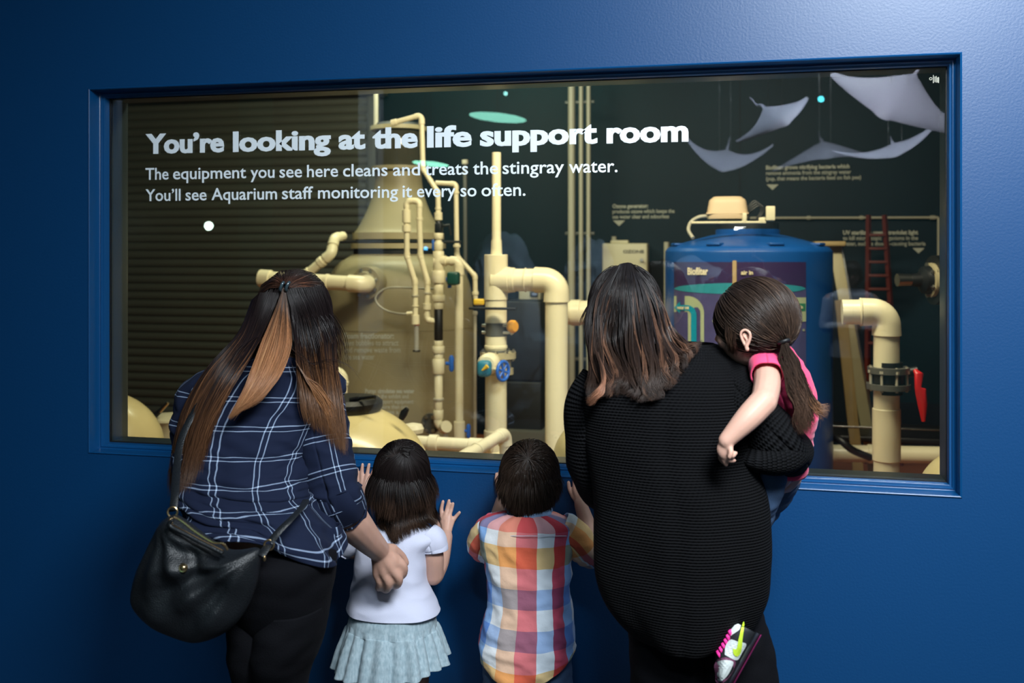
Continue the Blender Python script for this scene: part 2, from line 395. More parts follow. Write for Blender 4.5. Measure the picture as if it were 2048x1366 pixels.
# --- foam fractionator (tall tan tank)
YT = 3.2; cT = P(797, 700, YT); sT = S(797, YT); gx, gy = cT.x, YT
zt = lambda py, px=797, Y=YT: P(px, py, Y).z
RT = 150*sT
ff_ = t = thing('foam_fractionator', 'tall tan fibreglass tank with a narrow clear neck behind the white pipes', 'tank', (gx, gy, 0))
zs = zt(513)
prof = [(0, 0), (RT, 0), (RT, zt(640)), (RT*.985, zt(600)), (RT*.93, zt(560)), (RT*.80, zt(528)), (RT*.66, zt(514)), (RT*.60, zt(508)), (0, zt(508))]
A = cr(prof[2:-1], 30).tolist()
obj('tank_body', MB().lathe([(0, 0), (RT, 0)]+[tuple(a) for a in A]+[(0, zt(506))], (gx, gy, 0), n=72), M['fiberglass'], t)
obj('seam_band', MB().lathe([(0, zt(652)), (RT*1.006, zt(652)), (RT*1.006, zt(649)), (0, zt(649))], (gx, gy, 0), n=72), M['fiberglass'], t)
rf = 91*sT
for za, zb_, q, m in ((508, 496, .98, 'dark'), (497, 487, 1.04, 'lid'), (488, 478, .93, 'dark'), (479, 466, 1.0, 'lid')):
    obj('ring_flange', MB().lathe([(0, zt(za)), (rf*q, zt(za)), (rf*q, zt(zb_)), (0, zt(zb_))], (gx, gy, 0), n=56), M[m], t)
cone = cr([(88*sT, zt(466)), (80*sT, zt(455)), (62*sT, zt(420)), (50*sT, zt(385)), (46*sT, zt(350)), (46*sT, zt(342))], 20)
obj('cone', MB().lathe([tuple(a) for a in cone]+[(54*sT, zt(342)), (54*sT, zt(334)), (44*sT, zt(334))], (gx, gy, 0), n=56), M['fiberglass'], t)
obj('clear_neck', MB().lathe([(45*sT, zt(334)), (46*sT, zt(330)), (46*sT, zt(262)), (44*sT, zt(258))], (gx, gy, 0), n=48), M['shaded_neck'], t)
obj('lid_pipe', MB().cyl(P(752, 256, gy-.1), P(752, 150, gy-.1), 4.5*sT), M['pvc_grey'], t)
obj('neck_ring', MB().lathe([(0, zt(262)), (56*sT, zt(262)), (56*sT, zt(254)), (0, zt(254))], (gx, gy, 0), n=48), M['lid'], t)
obj('neck_lid', MB().lathe([(0, zt(254)), (50*sT, zt(254)), (46*sT, zt(248)), (0, zt(246))], (gx, gy, 0), n=48), M['dark'], t)
# flanged nozzle of the tank, facing the window, and its pipe
def onT(px, py, out=0, Y=YT, c=(gx, gy), R=RT):
    "point on the tank surface seen there"
    u = (px-1024)/FPX; dx = -sa+u*ca; dy = ca+u*sa
    ox, oy = 0-c[0], -D-c[1]; a = dx*dx+dy*dy; b = 2*(ox*dx+oy*dy); cc = ox*ox+oy*oy-(R+out)**2
    disc = max(b*b-4*a*cc, 0); k = (-b-math.sqrt(disc))/(2*a)
    return Vector((k*dx, -D+k*dy, H-(py-HOR)/FPX*k))
fl = onT(736, 566, 0); nd = (fl-Vector((gx, gy, fl.z))).normalized(); nd = (nd+Vector((-.15, -.2, 0))).normalized()
obj('nozzle_flange', MB().lathe([(0, -.06), (30*sT, -.06), (31*sT, -.05), (31*sT, .02), (30*sT, .03), (22*sT, .03), (20*sT, .06), (0, .06)], fl, nd, 40), M['fiberglass'], t)
bolts(fl+nd*.03, nd, 25*sT, 8, .011, .02, t)
# captions printed on the tank
def tank_caption(lines, xa, ya, dy, size, label, last):
    mb = MB()
    for i, (tx, xr_) in enumerate(lines):
        yy = ya+dy*i; V, F = text_mesh(tx, size, .0018 if i == 0 else .0007, .0006)
        x0 = min(v.x for v in V); x1 = max(v.x for v in V)
        W = []
        for v in V:
            px = xa+(v.x-x0)/(x1-x0)*(xr_-xa); q = onT(px, yy, .001+v.z); W.append(Vector((q.x, q.y, q.z+v.y)))
        mb.add(W, F)
    tag(obj('tank_caption', mb, M['print'], smooth=False), label, 'lettering')
tank_caption([('Foam fractionator:', 788), ('uses bubbles to attract', 797), ('and remove waste from', 801), ('the sea water', 749)], 688, 677, 14, .048, 'small Foam fractionator caption printed on the upper part of the tan tank', 0)
tank_caption([('Pump: circulates sea water', 829), ('through the exhibit and', 817), ('the life support equipment', 827), ('turning more than one', 816), ('million litres a day', 817)], 730, 786, 10.5, .036, 'small Pump caption printed on the lower part of the tan tank', 0)
Yn = fl.y-.16
run('pipe', 'thick cream pipe from the left end cap to the tan tank flange', [P(527, 557, Yn-.0), P(735, 569, Yn), fl+nd*.02], 15*S(620, Yn), couplings=[(0, .02, 1.6, 1.2), (0, .62, .5, 1.1)], R=1.2)
run('pipe', 'cream offset pipe climbing behind the plaid shirt woman to a short elbow', [P(560, 555, 2.9), P(612, 550, 2.9), P(662, 508, 2.9), P(669, 477, 2.95), P(686, 472, 3.05)], 9.5*S(640, 2.9), couplings=[(1, .62, 1.1, 1.18)])
run('pipe', 'short capped cream pipe standing just right of the plaid shirt woman, beside the tan tank', [P(662, 745, 2.2), P(684, 745, 2.2), ground(P(684, 830, 2.2))], 11*S(684, 2.2), couplings=[(1, .06, .3, 1.25)])

# --- cluster of small pipes in front of the tan tank
Y1 = 2.45; s1 = S(870, Y1); q = lambda x, y, Y=Y1: P(x, y, Y)
run('pipe', 'white pipe dropping past the word the, jogging right above the black ball valve', [q(785, 246), q(843, 230), q(846, 338), q(876, 385), q(877, 443)], 5.2*s1, couplings=[(3, .82, 3, 1.55), (3, .55, 1, 1.2), (2, .5, .8, 1.1), (1, .12, 2.2, 1.25), (0, .06, 2.2, 1.3)])
run('pipe', 'white looped pipe, left leg of the U ending in a clear flow meter', [q(839, 430), q(839, 402), q(813, 402), q(814, 512), q(830, 563), q(831, 645)], 5.6*s1, couplings=[(2, .28, 4.6, 1.55), (2, .5, 2.4, 1.6), (4, .35, .6, 1.35, 'pvc_grey'), (4, .93, 3.4, 1.5), (4, .6, .5, 1.3)], group=None)
run('pipe', 'white looped pipe, right leg of the U turning into the black hose', [q(839, 430), q(841, 512), q(855, 563), q(854, 640), q(873, 643)], 5.6*s1, couplings=[(0, .1, 1, 1.2), (2, .65, 2.2, 1.55), (2, .3, .6, 1.4, 'pvc_grey')])
t = thing('flow_meter', 'clear tube flow meter hanging from the left looped pipe', 'meter', q(832, 705))
obj('tube', MB().cyl(q(833, 648), q(833, 702), 4.5*s1), M['clear'], t); obj('end_cap', MB().cyl(q(833, 643), q(833, 650), 6*s1), M['red'], t)
obj('scale_plate', MB().box(q(833, 675, Y1+.02), (8*s1, .004, 50*s1)), M['print'], t)
obj('knob', MB().box(q(833, 702), (14*s1, .02, 4*s1), bevel=.003), M['rubber'], t)
t = thing('clear_hose', 'thin clear hose curling left across the tan tank from the looped pipe', 'hose', q(750, 620))
pts = [q(826, 626), q(805, 628), q(775, 622, 2.5), q(755, 608, 2.5), q(752, 592, 2.5), q(772, 577, 2.5), q(800, 575, 2.5), q(840, 577, 2.52), q(870, 578, 2.52)]
obj('hose', MB().sweep(cr(pts, 50), 2.1*s1, n=10), M['acrylic_grey'], t); obj('barb', MB().cyl(q(826, 626), q(814, 627), 3.6*s1), M['pvc'], t)
# central manifold column
t = thing('manifold_column', 'stack of white unions and tees with a black hose section in front of the tan tank', 'pipe', q(877, 870))
def stack(t, x, rows, Y=Y1, m='pvc', name='fitting'):
    for y0, y1, wpx, mm in rows:
        a, b = q(x, y0, Y), q(x, y1, Y); r = wpx/2*S(x, Y); h = (a-b).length/2; c = (a+b)/2
        obj(name if wpx > 17 else 'pipe_section', MB().lathe([(0, -h), (r*.94, -h), (r, -h+.08*r), (r, h-.08*r), (r*.94, h), (0, h)], c, (0, 0, 1), 28), M[mm], t)
stack(t, 877, [(442, 470, 12, 'rubber'), (466, 478, 19, 'pvc'), (476, 506, 13, 'pvc'), (484, 500, 18, 'pvc'), (502, 545, 22, 'pvc'), (541, 566, 26, 'pvc'), (566, 592, 19, 'pvc'), (590, 603, 26, 'pvc'), (603, 618, 20, 'pvc'), (618, 681, 17.5, 'rubber'), (681, 692, 19, 'pvc'), (692, 706, 25, 'pvc'), (706, 722, 19, 'pvc'), (718, 747, 25, 'pvc'), (747, 838, 17, 'pvc'), (796, 801, 22, 'pvc_grey'), (820, 838, 20, 'pvc')])
obj('valve_body', MB().box(q(878, 456), (14*s1, .05, 20*s1), bevel=.008), M['rubber'], t); obj('valve_lever', MB().sweep([q(884, 452), q(898, 450), q(902, 470)], [.008, .009, .006], n=10), M['rubber'], t)
handle('tee', q(867, 490), 9*s1, 'blue_plastic', t, (-1, 0, 0)); handle('tee', q(903, 727), 13*s1, 'blue_plastic', t, (1, 0, 0))
obj('elbow', MB().sweep(cr([q(877, 834), q(877, 846), q(886, 855), q(893, 853, Y1-.03)], 10), [9*s1]*6+[12*s1]*4, n=20), M['pvc'], t)
obj('drain_cap', MB().cyl(q(892, 846), q(892, 852), 3*s1), M['red'], t); obj('drain_tube', MB().cyl(q(891, 852), q(891, 885), 5*s1), M['clear'], t)
t = thing('blind_flange', 'dark round flange plate low on the tan tank behind the white elbow', 'flange', q(862, 850, 2.6))
obj('plate', MB().lathe([(0, -.012), (21*s1, -.012), (22*s1, 0), (21*s1, .012), (0, .012)], q(862, 847, 2.62), (-.25, -1, 0), 36), M['pvc_dark'], t)
bolts(q(862, 847, 2.61), (-.25, -1, 0), 16*s1, 6, .012, .025, t)
wp_ = run('pipe', 'wide white pipe with a top tee elbow standing right of the manifold column', [q(877, 522), q(918, 522), q(919, 880)], 8.4*s1, couplings=[(1, .955, 5, 1.35), (1, .05, 2.5, 1.22), (0, .1, 3, 1.22)], R=1.3)
t = wp_; handle('tee', q(937, 862), 11*s1, 'blue_plastic', t, (1, 0, 0))
t = wp_
obj('actuator_housing', MB().box(q(907, 557, 2.33), (24*s1, .06, 26*s1), bevel=.014), mat('dark green plastic', (.01, .06, .045), .35), t)
obj('knob', MB().cyl(q(893, 559, 2.34), q(897, 559, 2.34), 5*s1), M['blue_plastic'], t); obj('lower_knob', MB().cyl(q(899, 570, 2.34), q(899, 576, 2.34), 4*s1), M['blue_plastic'], t)
run('pipe', 'thin white pipe with a square bend ending above the yellow valve', [q(872, 366, 2.7), q(912, 368, 2.7), q(914, 512, 2.7), q(950, 552, 2.7), q(951, 598, 2.7)], 4.8*S(910, 2.7), couplings=[(1, .12, 1, 1.35), (1, .86, 1.2, 1.5), (3, .75, 1.4, 1.35)])
run('conduit', 'thin grey conduit rising alone between the thin white pipe and the tall one', [q(930, 324, 3.6), ground(q(932, 900, 3.6))], 4.2*S(930, 3.6), m='pvc_dark', cat='conduit', couplings=[(0, 0, 2, 1.5, 'pvc_grey')])
yv_ = run('conduit', 'slim beige conduit with a yellow valve on top, left of the big tee', [q(950, 622, 2.6), ground(q(950, 622, 2.6))], 3.4*S(950, 2.6), m='pvc_grey', cat='conduit', couplings=[(0, .01, 2, 1.5)]); t = yv_
obj('valve_handle', MB().box(q(958, 604, 2.5), (22*s1, .03, 13*s1), bevel=.01), M['yellow'], t); obj('stem', MB().cyl(q(955, 608, 2.55), q(955, 618, 2.55), 4*s1), M['rubber'], t)

# --- strut with pipes under the pair of flanges
obj('strut_bar', MB().box((q(800, 484, 2.62)), (255*S(800, 2.62), .03, 5*s1), bevel=.004), M['dark'], ff_)

# --- big cream tee assembly
Y2 = 2.15; s2 = S(1000, Y2); q2 = lambda x, y, Y=Y2: P(x, y, Y)
t = thing('pipe_assembly', 'big cream tee with narrow riser on top and valves below, left of thick elbow', 'pipe', q2(992, 900))
obj('riser', MB().cyl(q2(993, 305), q2(993, 510), 9*s2), M['pvc'], t); obj('riser_collar', MB().cyl(q2(993, 480), q2(993, 510), 10.3*s2, 11.5*s2), M['pvc'], t)
def st(rows, x0=992, nm='fitting'):
    for nm, y0, y1, wpx, mm in rows:
        a, b = q2(x0, y0), q2(x0, y1); r = wpx/2*s2; h = (a-b).length/2
        obj(nm, MB().lathe([(0, -h), (r*.96, -h), (r, -h+.05*r), (r, h-.05*r), (r*.96, h), (0, h)], (a+b)/2, (0, 0, 1), 36), M[mm], t)
st([('tee_body', 509, 600, 47, 'pvc'), ('pipe_section', 598, 648, 43, 'pvc'), ('rubber_coupling', 645, 672, 45, 'pvc_dark'), ('pipe_section', 671, 700, 43, 'pvc'), ('collar', 690, 697, 46, 'pvc'), ('flange', 700, 708, 50, 'pvc_dark')])
st([('pipe_section', 746, 905, 43, 'pvc'), ('collar', 860, 905, 48, 'pvc')])
obj('clamp_bar', MB().box(q2(985, 617, Y2-.1), (95*s2, .03, 5*s2), bevel=.005), M['dark'], t)
for yy in (651, 665): obj('clamp_bolt', MB().cyl(q2(964, yy, Y2-.03), q2(1020, yy, Y2-.03), 3*s2), M['steel'], t)
obj('relief_cap', MB().lathe([(0, -.02), (.026, -.02), (.034, -.008), (.034, .008), (.026, .02), (0, .02)], q2(1025, 653, Y2-.02), (1, -.5, 0)), M['orange'], t)
obj('relief_stem', MB().cyl(q2(1015, 653), q2(1026, 668), .012), M['pvc'], t)
# diaphragm valve
v = thing('flanged_valve', 'grey flanged valve with teal cap and blue hand wheel under the big cream tee', 'valve', q2(1000, 745))
for y0, y1, wpx in ((704, 716, 72), (736, 748, 62), (716, 736, 52)):
    a, b = q2(996, y0), q2(996, y1); obj('valve_flange' if wpx > 55 else 'valve_body', MB().cyl(a, b, wpx/2*s2, n=36), M['lid'], v)
bolts(q2(996, 710), (0, 0, 1), 32*s2, 10, .012, .03, v)
obj('side_port', MB().lathe([(0, -.05), (.045, -.05), (.055, -.03), (.055, .03), (.04, .05), (0, .05)], q2(978, 727, Y2-.13), (0, -1, 0)), M['pvc'], v)
obj('teal_cap', MB().box(q2(969, 737, Y2-.2), (28*s2, .06, 32*s2), bevel=.022), M['teal_plastic'], v)
obj('pointer', MB().sweep([q2(964, 741, Y2-.245), q2(975, 732, Y2-.245)], [.004, .012], n=10), M['yellow'], v)
hw = q2(1006, 742, Y2-.22)
obj('hand_wheel', MB().torus(hw, 18*s2, 3.4*s2, (1, -.42, 0), n=36), M['blue_plastic'], v)
mb = MB(); ax = Vector((1, -.42, 0)).normalized(); x = ax.orthogonal().normalized(); y = ax.cross(x)
for i in range(3): mb.cyl(hw+(x*math.cos(i*PI/3)+y*math.sin(i*PI/3))*18*s2, hw-(x*math.cos(i*PI/3)+y*math.sin(i*PI/3))*18*s2, 2.4*s2, n=10)
obj('wheel_spokes', mb, M['blue_plastic'], v); obj('wheel_stem', MB().cyl(hw, hw-ax*.1+Vector((0, .05, 0)), 3.5*s2), M['pvc'], v)
# thick elbow pipe
t = run('pipe', 'thickest cream pipe, leaving the big tee sideways and turning straight down', [q2(985, 560), q2(1113, 560), ground(q2(1113, 1130))], 22.5*s2, couplings=[(0, .28, .9, 1.1), (0, .52, .12, 1.09), (0, .30, .12, 1.13), (0, .14, 1.6, 1.16)], R=1.15, ek=1.12)
run('pipe', 'cream pipe stub crossing behind the cardigan woman at the thick riser', [q(1100, 626, 3.0), q(1275, 624, 3.0), ground(q(1275, 624, 3.0))], 24*S(1180, 3.0), couplings=[(0, .30, .9, 1.08)])
run('pipe', 'short cream pipe elbow low between the thick riser and the cardigan woman', [q(1150, 790, 3.0), q(1152, 850, 3.0), q(1125, 880, 3.0), ground(q(1125, 880, 3.0))], 8*S(1150, 3.0))
# three tall conduits on the back wall
Yc = 4.95
for x, wd, lb in ((1143, 14, 'widest of the three tall beige conduits right of the thick elbow'), (1162, 8.5, 'middle one of the three tall beige conduits right of the thick elbow'), (1177, 8.5, 'right one of the three tall beige conduits, nearest the cardigan woman')):
    a = P(x, 100, Yc); b = P(x, 900, Yc); run('conduit', lb, [(a.x, Yc, 3.6), (a.x, Yc, .02)], wd/2*S(x, Yc), m='pvc_grey' if wd > 9 else 'pvc_grey', cat='conduit', couplings=[], group='tall conduits on the back wall')
for yy, lb in ((205, 'upper dark strut clamp holding the three tall conduits'), (467, 'middle dark strut clamp holding the three tall conduits'), (718, 'lower dark strut clamp holding the three tall conduits')):
    tag(obj('strut_clamp', MB().box(P(1160, yy, Yc+.04), (.24, .05, .025), bevel=.004), M['pvc_dark']), lb, 'bracket')
# control boxes behind the big tee
t = thing('control_panel', 'grey control box with a small display behind the big tee opening', 'control box', P(1062, 600, 4.6))
sx = S(1062, 4.6); obj('case', MB().box(P(1062, 588, 4.62), (44*sx, .12, 26*sx), bevel=.01), M['pvc_grey'], t); obj('display', MB().box(P(1068, 588, 4.55), (16*sx, .02, 10*sx), bevel=.003), M['dark'], t); obj('screen', MB().box(P(1069, 588, 4.538), (10*sx, .006, 5*sx)), emis('display glow', (.5, .6, .8), .25), t)
for i, (y0, y1) in enumerate(((600, 755), (757, 862))):
    tag(obj('equipment_cabinet', MB().box((P(1052, (y0+y1)/2, 4.5)), (82*sx, .4, (y1-y0)*sx), bevel=.015), M['dark']), ('upper' if i == 0 else 'lower')+' of two black cabinets behind the big valve stack', 'cabinet')
tag(obj('plinth', MB().cbox((P(1005, 900, 4.25).x, 4.2, 0), (P(1105, 900, 4.25).x, 4.7, P(1050, 864, 4.2).z)), mat('grey concrete plinth', (.12, .115, .09), .8, bump=.3, bscale=30), smooth=False), 'low grey concrete plinth under the black cabinets', 'plinth')

# --- sand filters (cream domes) near the window
def dome(cx, topy, rpx, Y, label, lidded=False, latches=()):
    s = S(cx, Y); c = P(cx, topy, Y); R = rpx*s; zc = c.z-R*.92
    t = thing('sand_filter', label, 'filter tank', (c.x, Y, 0))
    prof = [(0, 0), (R*.8, 0), (R*.97, .1), (R, .2)]+[(R*math.cos(a), zc+R*.92*math.sin(a)) for a in np.linspace(0, PI/2, 24)]
    obj('shell', MB().lathe(prof, (c.x, Y, 0), n=72), M['filter'], t)
    if lidded:
        obj('lid_collar', MB().lathe([(0, c.z-.03), (.16, c.z-.03), (.17, c.z-.01), (.17, c.z+.012), (.15, c.z+.03), (0, c.z+.035)], (c.x, Y, 0), n=48), M['rubber'], t)
    return t, c
t, c = dome(692, 808, 172, 1.35, 'cream sand filter dome with a black lid in the middle of the window', True)
s = S(692, 1.35)
obj('lid_handle', MB().sweep(cr([P(700, 800, 1.25), P(718, 797, 1.25), P(750, 794, 1.22)], 8), [.012]*4+[.008]*4, n=10), M['rubber'], t)
obj('latch', MB().sweep([P(802, 838, 1.3), P(808, 826, 1.3), P(815, 817, 1.3)], [.014, .018, .010], n=10), M['rubber'], t)
obj('valve_port', MB().lathe([(0, -.02), (.05, -.02), (.055, 0), (.045, .02), (0, .03)], P(826, 857, 1.75), (0, 0, 1)), M['pvc_white'], t)
t, c = dome(192, 782, 130, 1.1, 'cream sand filter dome cut off by the left edge of the window')
dome(1222, 820, 118, .95, 'cream sand filter dome glimpsed beside the thick pipe, behind the cardigan woman')
dome(1960, 895, 118, .95, 'cream sand filter dome just showing at the lower right corner of the window')
t = thing('multiport_valve', 'cream moulded valve head with a black lever left of the plaid shirt woman', 'valve', ground(P(340, 838, 1.9)))
obj('valve_stand', MB().cyl(ground(P(340, 838, 1.9)), P(340, 880, 1.9), .07), M['pvc_white'], t)
s = S(330, 1.9)
obj('valve_head', MB().lathe([(0, -60*s), (44*s, -60*s), (42*s, -30*s), (46*s, -6*s), (50*s, 0), (48*s, 4*s), (36*s, 8*s), (0, 9*s)], P(340, 838, 1.9), n=32), M['cream_box'], t)
obj('lever', MB().sweep([P(308, 833, 1.8), P(318, 824, 1.8), P(336, 806, 1.8)], [.016, .014, .010], n=10), M['rubber'], t)
obj('lever_grip', MB().sweep([P(320, 824, 1.77), P(336, 806, 1.77)], [.007, .007], n=10), M['brass'], t)

# --- white pipes just above the sill
Y3 = 1.5; q3 = lambda x, y, Y=Y3: P(x, y, Y)
run('pipe', 'level white pipe lying just above the sill right of the middle filter dome', [q3(835, 884, 1.9), q3(985, 893, 1.9)], 13*S(900, 1.9), m='pvc_white', couplings=[(0, .22, 1.4, 1.3), (0, .82, 3, 1.15)])
run('pipe', 'white pipe rising from the sill to an elbow behind the boy', [q3(928, 915, 1.35), q3(1010, 866, 1.75), ground(q3(1017, 960, 1.75))], 12.5*S(970, 1.55), m='pvc_white', couplings=[(0, .30, .5, 1.15), (0, .05, 3, 1.15), (0, .85, 1.5, 1.1)], R=1.2)
run('pipe', 'cream pipe crossing low behind the boy at the sill', [q3(900, 935, 1.7), q3(1080, 892, 2.0)], 8*S(1000, 1.9))
# ------------------------------------------------------------------ right half of the machine room
YK = 2.75; cK = P(1495, 700, YK); sK = S(1495, YK); kx, ky = cK.x, YK; RK = 163*sK
zk = lambda py: P(1495, py, YK).z
t = thing('biofilter_tank', 'big round blue plastic tank with a sloping shoulder and short neck', 'tank', (kx, ky, 0))
A = cr([(RK, zk(575)), (RK, zk(511)), (RK*.985, zk(500)), (RK*.93, zk(493)), (RK*.75, zk(484)), (RK*.5, zk(473)), (RK*.385, zk(469))], 26)
obj('tank_body', MB().lathe([(0, 0), (RK*.97, 0), (RK, .05)]+[tuple(a) for a in A]+[(0, zk(469))], (kx, ky, 0), n=80), M['tank'], t)
obj('tank_neck', MB().lathe([(0, zk(471)), (RK*.385, zk(471)), (RK*.385, zk(460)), (RK*.36, zk(458)), (0, zk(458))], (kx, ky, 0), n=64), M['tank'], t)
obj('neck_lid', MB().lathe([(0, zk(459)), (RK*.375, zk(459)), (RK*.375, zk(446)), (0, zk(446))], (kx, ky, 0), n=64), M['dark'], t)
mb = MB()
for a in np.linspace(0, 2*PI, 8, endpoint=False):
    mb.box((kx+RK*.88*math.cos(a+.35), ky+RK*.88*math.sin(a+.35), zk(489)), (.06, .08, .015), Matrix.Rotation(a+.35, 3, 'Z'), bevel=.006)
obj('lifting_lugs', mb, M['tank'], t)
# pictorial panel wrapped on the front of the tank
def onK(px, py, out): return onT(px, py, out, YK, (kx, ky), RK)
def decal(mb, poly_or_rect, out, n=40):
    x0, y0, x1, y1 = poly_or_rect; V = []; F = []
    xs = np.linspace(x0, x1, n)
    for x in xs:
        p = onK(x, y0, out); r = onK(x, y1, out); V += [p, r, onK(x, y0, out-.002), onK(x, y1, out-.002)]
    for i in range(n-1):
        a, b = 4*i, 4*i+4; F += [(a, b, b+1, a+1), (a+2, a+3, b+3, b+2), (a, a+2, b+2, b), (a+1, b+1, b+3, a+3)]
    e = 4*(n-1); F += [(0, 1, 3, 2), (e, e+2, e+3, e+1)]
    return mb.add(V, F)
def decal_poly(mb, pts, out):
    V = [onK(x, y, out) for x, y in pts]+[onK(x, y, out-.002) for x, y in pts]; n = len(pts)
    return mb.add(V, [tuple(range(n)), tuple(range(2*n-1, n-1, -1))]+[(i, n+i, n+(i+1) % n, (i+1) % n) for i in range(n)])
g = obj('graphic_panel', decal(MB(), (1348, 524, 1612, 945), .004), mat('deep purple print', (.026, .012, .070), .5), t, label='purple diagram panel titled Biofilter')
obj('water_field', decal(MB(), (1348, 578, 1612, 945), .0055), mat('violet water print', (.06, .055, .16), .5, var=.3, vscale=14), g)
xs_ = np.linspace(1349, 1611, 40); mb = MB(); V = []
for x in xs_:
    h_ = 11*math.sqrt(max(0, 1-((x-1480)/131.5)**2)); V += [onK(x, 577-h_, .007), onK(x, 577+h_, .007)]
mb.add(V, [(2*i, 2*i+1, 2*i+3, 2*i+2) for i in range(39)])
obj('water_surface', mb, mat('turquoise print', (.02, .24, .30), .5, var=.2, vscale=20), g)
pale = mat('pale green print', (.38, .44, .27), .5)
def band(xs, out, m, name):
    mb = MB()
    for i in range(len(xs)-1):
        (ax, ay, bx, by), (cx, cy, dx, dy) = xs[i], xs[i+1]; decal_poly(mb, [(ax, ay), (bx, by), (dx, dy), (cx, cy)], out)
    obj(name, mb, m, g, smooth=False)
def bend(x0, y0, x1, ro, ri, yb):  # horizontal from x0 to corner then down
    L = [(x0, y0, x0, y0+(ro-ri))]; cx, cy = x1-ro, y0+ro
    L.append((cx, y0, cx, y0+ro-ri))
    for a in np.linspace(PI/2, 0, 10): L.append((cx+ro*math.cos(a), cy-ro*math.sin(a), cx+ri*math.cos(a), cy-ri*math.sin(a)))
    L.append((x1, yb, x1-(ro-ri), yb)); return L
band(bend(1348, 592, 1408, 34, 2, 800), .0075, pale, 'outlet_pipe_shape')
tq = mat('cyan print', (.0, .26, .38), .5)
band(bend(1356, 610, 1393, 20, 9, 800), .009, tq, 'outlet_arrow')
mb = MB(); decal_poly(mb, [(1360, 603), (1348, 615), (1360, 627)], .009); obj('arrow_head', mb, tq, g, smooth=False)
obj('inlet_band', decal(MB(), (1570, 595, 1612, 643), .0075, 8), pale, g, smooth=False); obj('inlet_arrow', decal(MB(), (1574, 607, 1611, 622), .009, 8), mat('green print', (.02, .18, .09), .5), g, smooth=False)
obj('dip_tube', decal(MB(), (1465, 521, 1473, 575), .0085, 4), mat('tan print', (.42, .30, .15), .5), g, smooth=False)
mb = MB(); rr = random.Random(4)
for i in range(95):
    x = rr.uniform(1412, 1608) if rr.random() < .8 else rr.uniform(1350, 1608); y = rr.uniform(592, 940)
    if 1568 < x and y < 650: continue
    if x < 1410 and y < 800: continue
    k = rr.uniform(1.6, 3.8); a0 = rr.uniform(0, 1)
    for a in (a0, a0+PI/2):
        dx, dy = math.cos(a)*k, math.sin(a)*k; decal_poly(mb, [(x-dx-dy*.5, y-dy+dx*.5), (x+dx-dy*.5, y+dy+dx*.5), (x+dx+dy*.5, y+dy-dx*.5), (x-dx+dy*.5, y-dy-dx*.5)], .0078+(.0004 if a > a0 else 0))
obj('floating_media', mb, mat('speckle print', (.30, .33, .24), .5), g, smooth=False)
def klet(tx, xa, xb, yy, size, off, m, name):
    V, F = text_mesh(tx, size, off, .0003); x0 = min(v.x for v in V); x1 = max(v.x for v in V); W = []
    for v in V: p = onK(xa+(v.x-x0)/(x1-x0)*(xb-xa), yy, .0105+v.z); W.append(Vector((p.x, p.y, p.z+v.y)))
    obj(name, MB().add(W, F), m, g, smooth=False)
cr_ = mat('cream print', (.75, .66, .42), .5)
klet('Biofilter', 1375, 1416, 549, .052, .002, cr_, 'title_lettering'); klet('air in', 1482, 1506, 549, .03, .001, cr_, 'label_lettering'); klet('water out', 1354, 1378, 618, .024, .001, cr_, 'label_lettering'); klet('water in', 1582, 1606, 617, .024, .001, cr_, 'label_lettering')

# blower on top of the tank
t = thing('blower', 'beige domed air blower sitting on top of the blue tank', 'air blower', P(1455, 440, YK))
mb = MB(); L = []
for z, wd in ((438, 78), (432, 80), (428, 80), (410, 74), (401, 70), (397, 60), (394, 52), (393, 20)): L.append((z, wd))
A = cr([(z, wd) for z, wd in L], 16)
V = []; n = 36
for z, wd in A:
    c = P(1455, z, YK); a = max(wd, 2)/2*sK*1.02; b = a*.75
    for k in range(n):
        th = 2*PI*k/n; ex = .45; V.append((c.x+a*math.copysign(abs(math.cos(th))**ex, math.cos(th)), c.y+b*math.copysign(abs(math.sin(th))**ex, math.sin(th)), c.z))
m_ = len(A); mb.add(V, [(i*n+k, i*n+(k+1) % n, (i+1)*n+(k+1) % n, (i+1)*n+k) for i in range(m_-1) for k in range(n)]+[tuple(range(n)), tuple((m_-1)*n+k for k in range(n))])
# shift so that widths follow the photo: 1415..1495 at the base
obj('hood', mb, M['beige'], t)
obj('base', MB().box(P(1455, 434, YK), (76*sK, 52*sK, 12*sK), bevel=.01), M['lid'], t)
obj('hood_rim', MB().box(P(1455, 428, YK), (83*sK, 62*sK, 3*sK), bevel=.005), M['beige'], t)
pts = [P(1415, 432, YK), P(1398, 434, YK), P(1382, 444, YK), P(1377, 460, YK-.05), P(1386, 476, YK-.1)]
tag(obj('air_hose', MB().sweep(cr(pts, 24), 3.6*sK, n=12), M['pvc_grey']), 'grey ribbed air hose curling down left of the beige blower', 'hose')
mb = MB()
for k in range(4): mb.sweep(cr([P(1495, 415+4*k, YK+.05), P(1510+3*k, 402+3*k, YK+.05), P(1522+2*k, 420, YK+.05), P(1512+2*k, 440, YK+.05)], 16), .006, n=8)
tag(obj('cable_loops', mb, M['rubber']), 'loops of black cable behind the right side of the beige blower', 'cable')
t = thing('pipe_bracket', 'cream bracket rail with a small upright box in front of the beige blower', 'bracket', P(1460, 446, YK-.3))
Yb = YK-.28; sb = S(1460, Yb)
obj('rail', MB().box(P(1457, 445, Yb), (146*sb, .03, 5*sb), bevel=.005), M['cream_box'], t)
obj('upright', MB().box(P(1489, 436, Yb), (9*sb, .03, 20*sb), bevel=.006), M['cream_box'], t)
obj('step', MB().box(P(1524, 440, Yb), (13*sb, .03, 10*sb), bevel=.005), M['cream_box'], t)
obj('junction_box', MB().box(P(1541, 427, Yb), (18*sb, .05, 29*sb), bevel=.006), M['cream_box'], t)
Yw = YB-.05
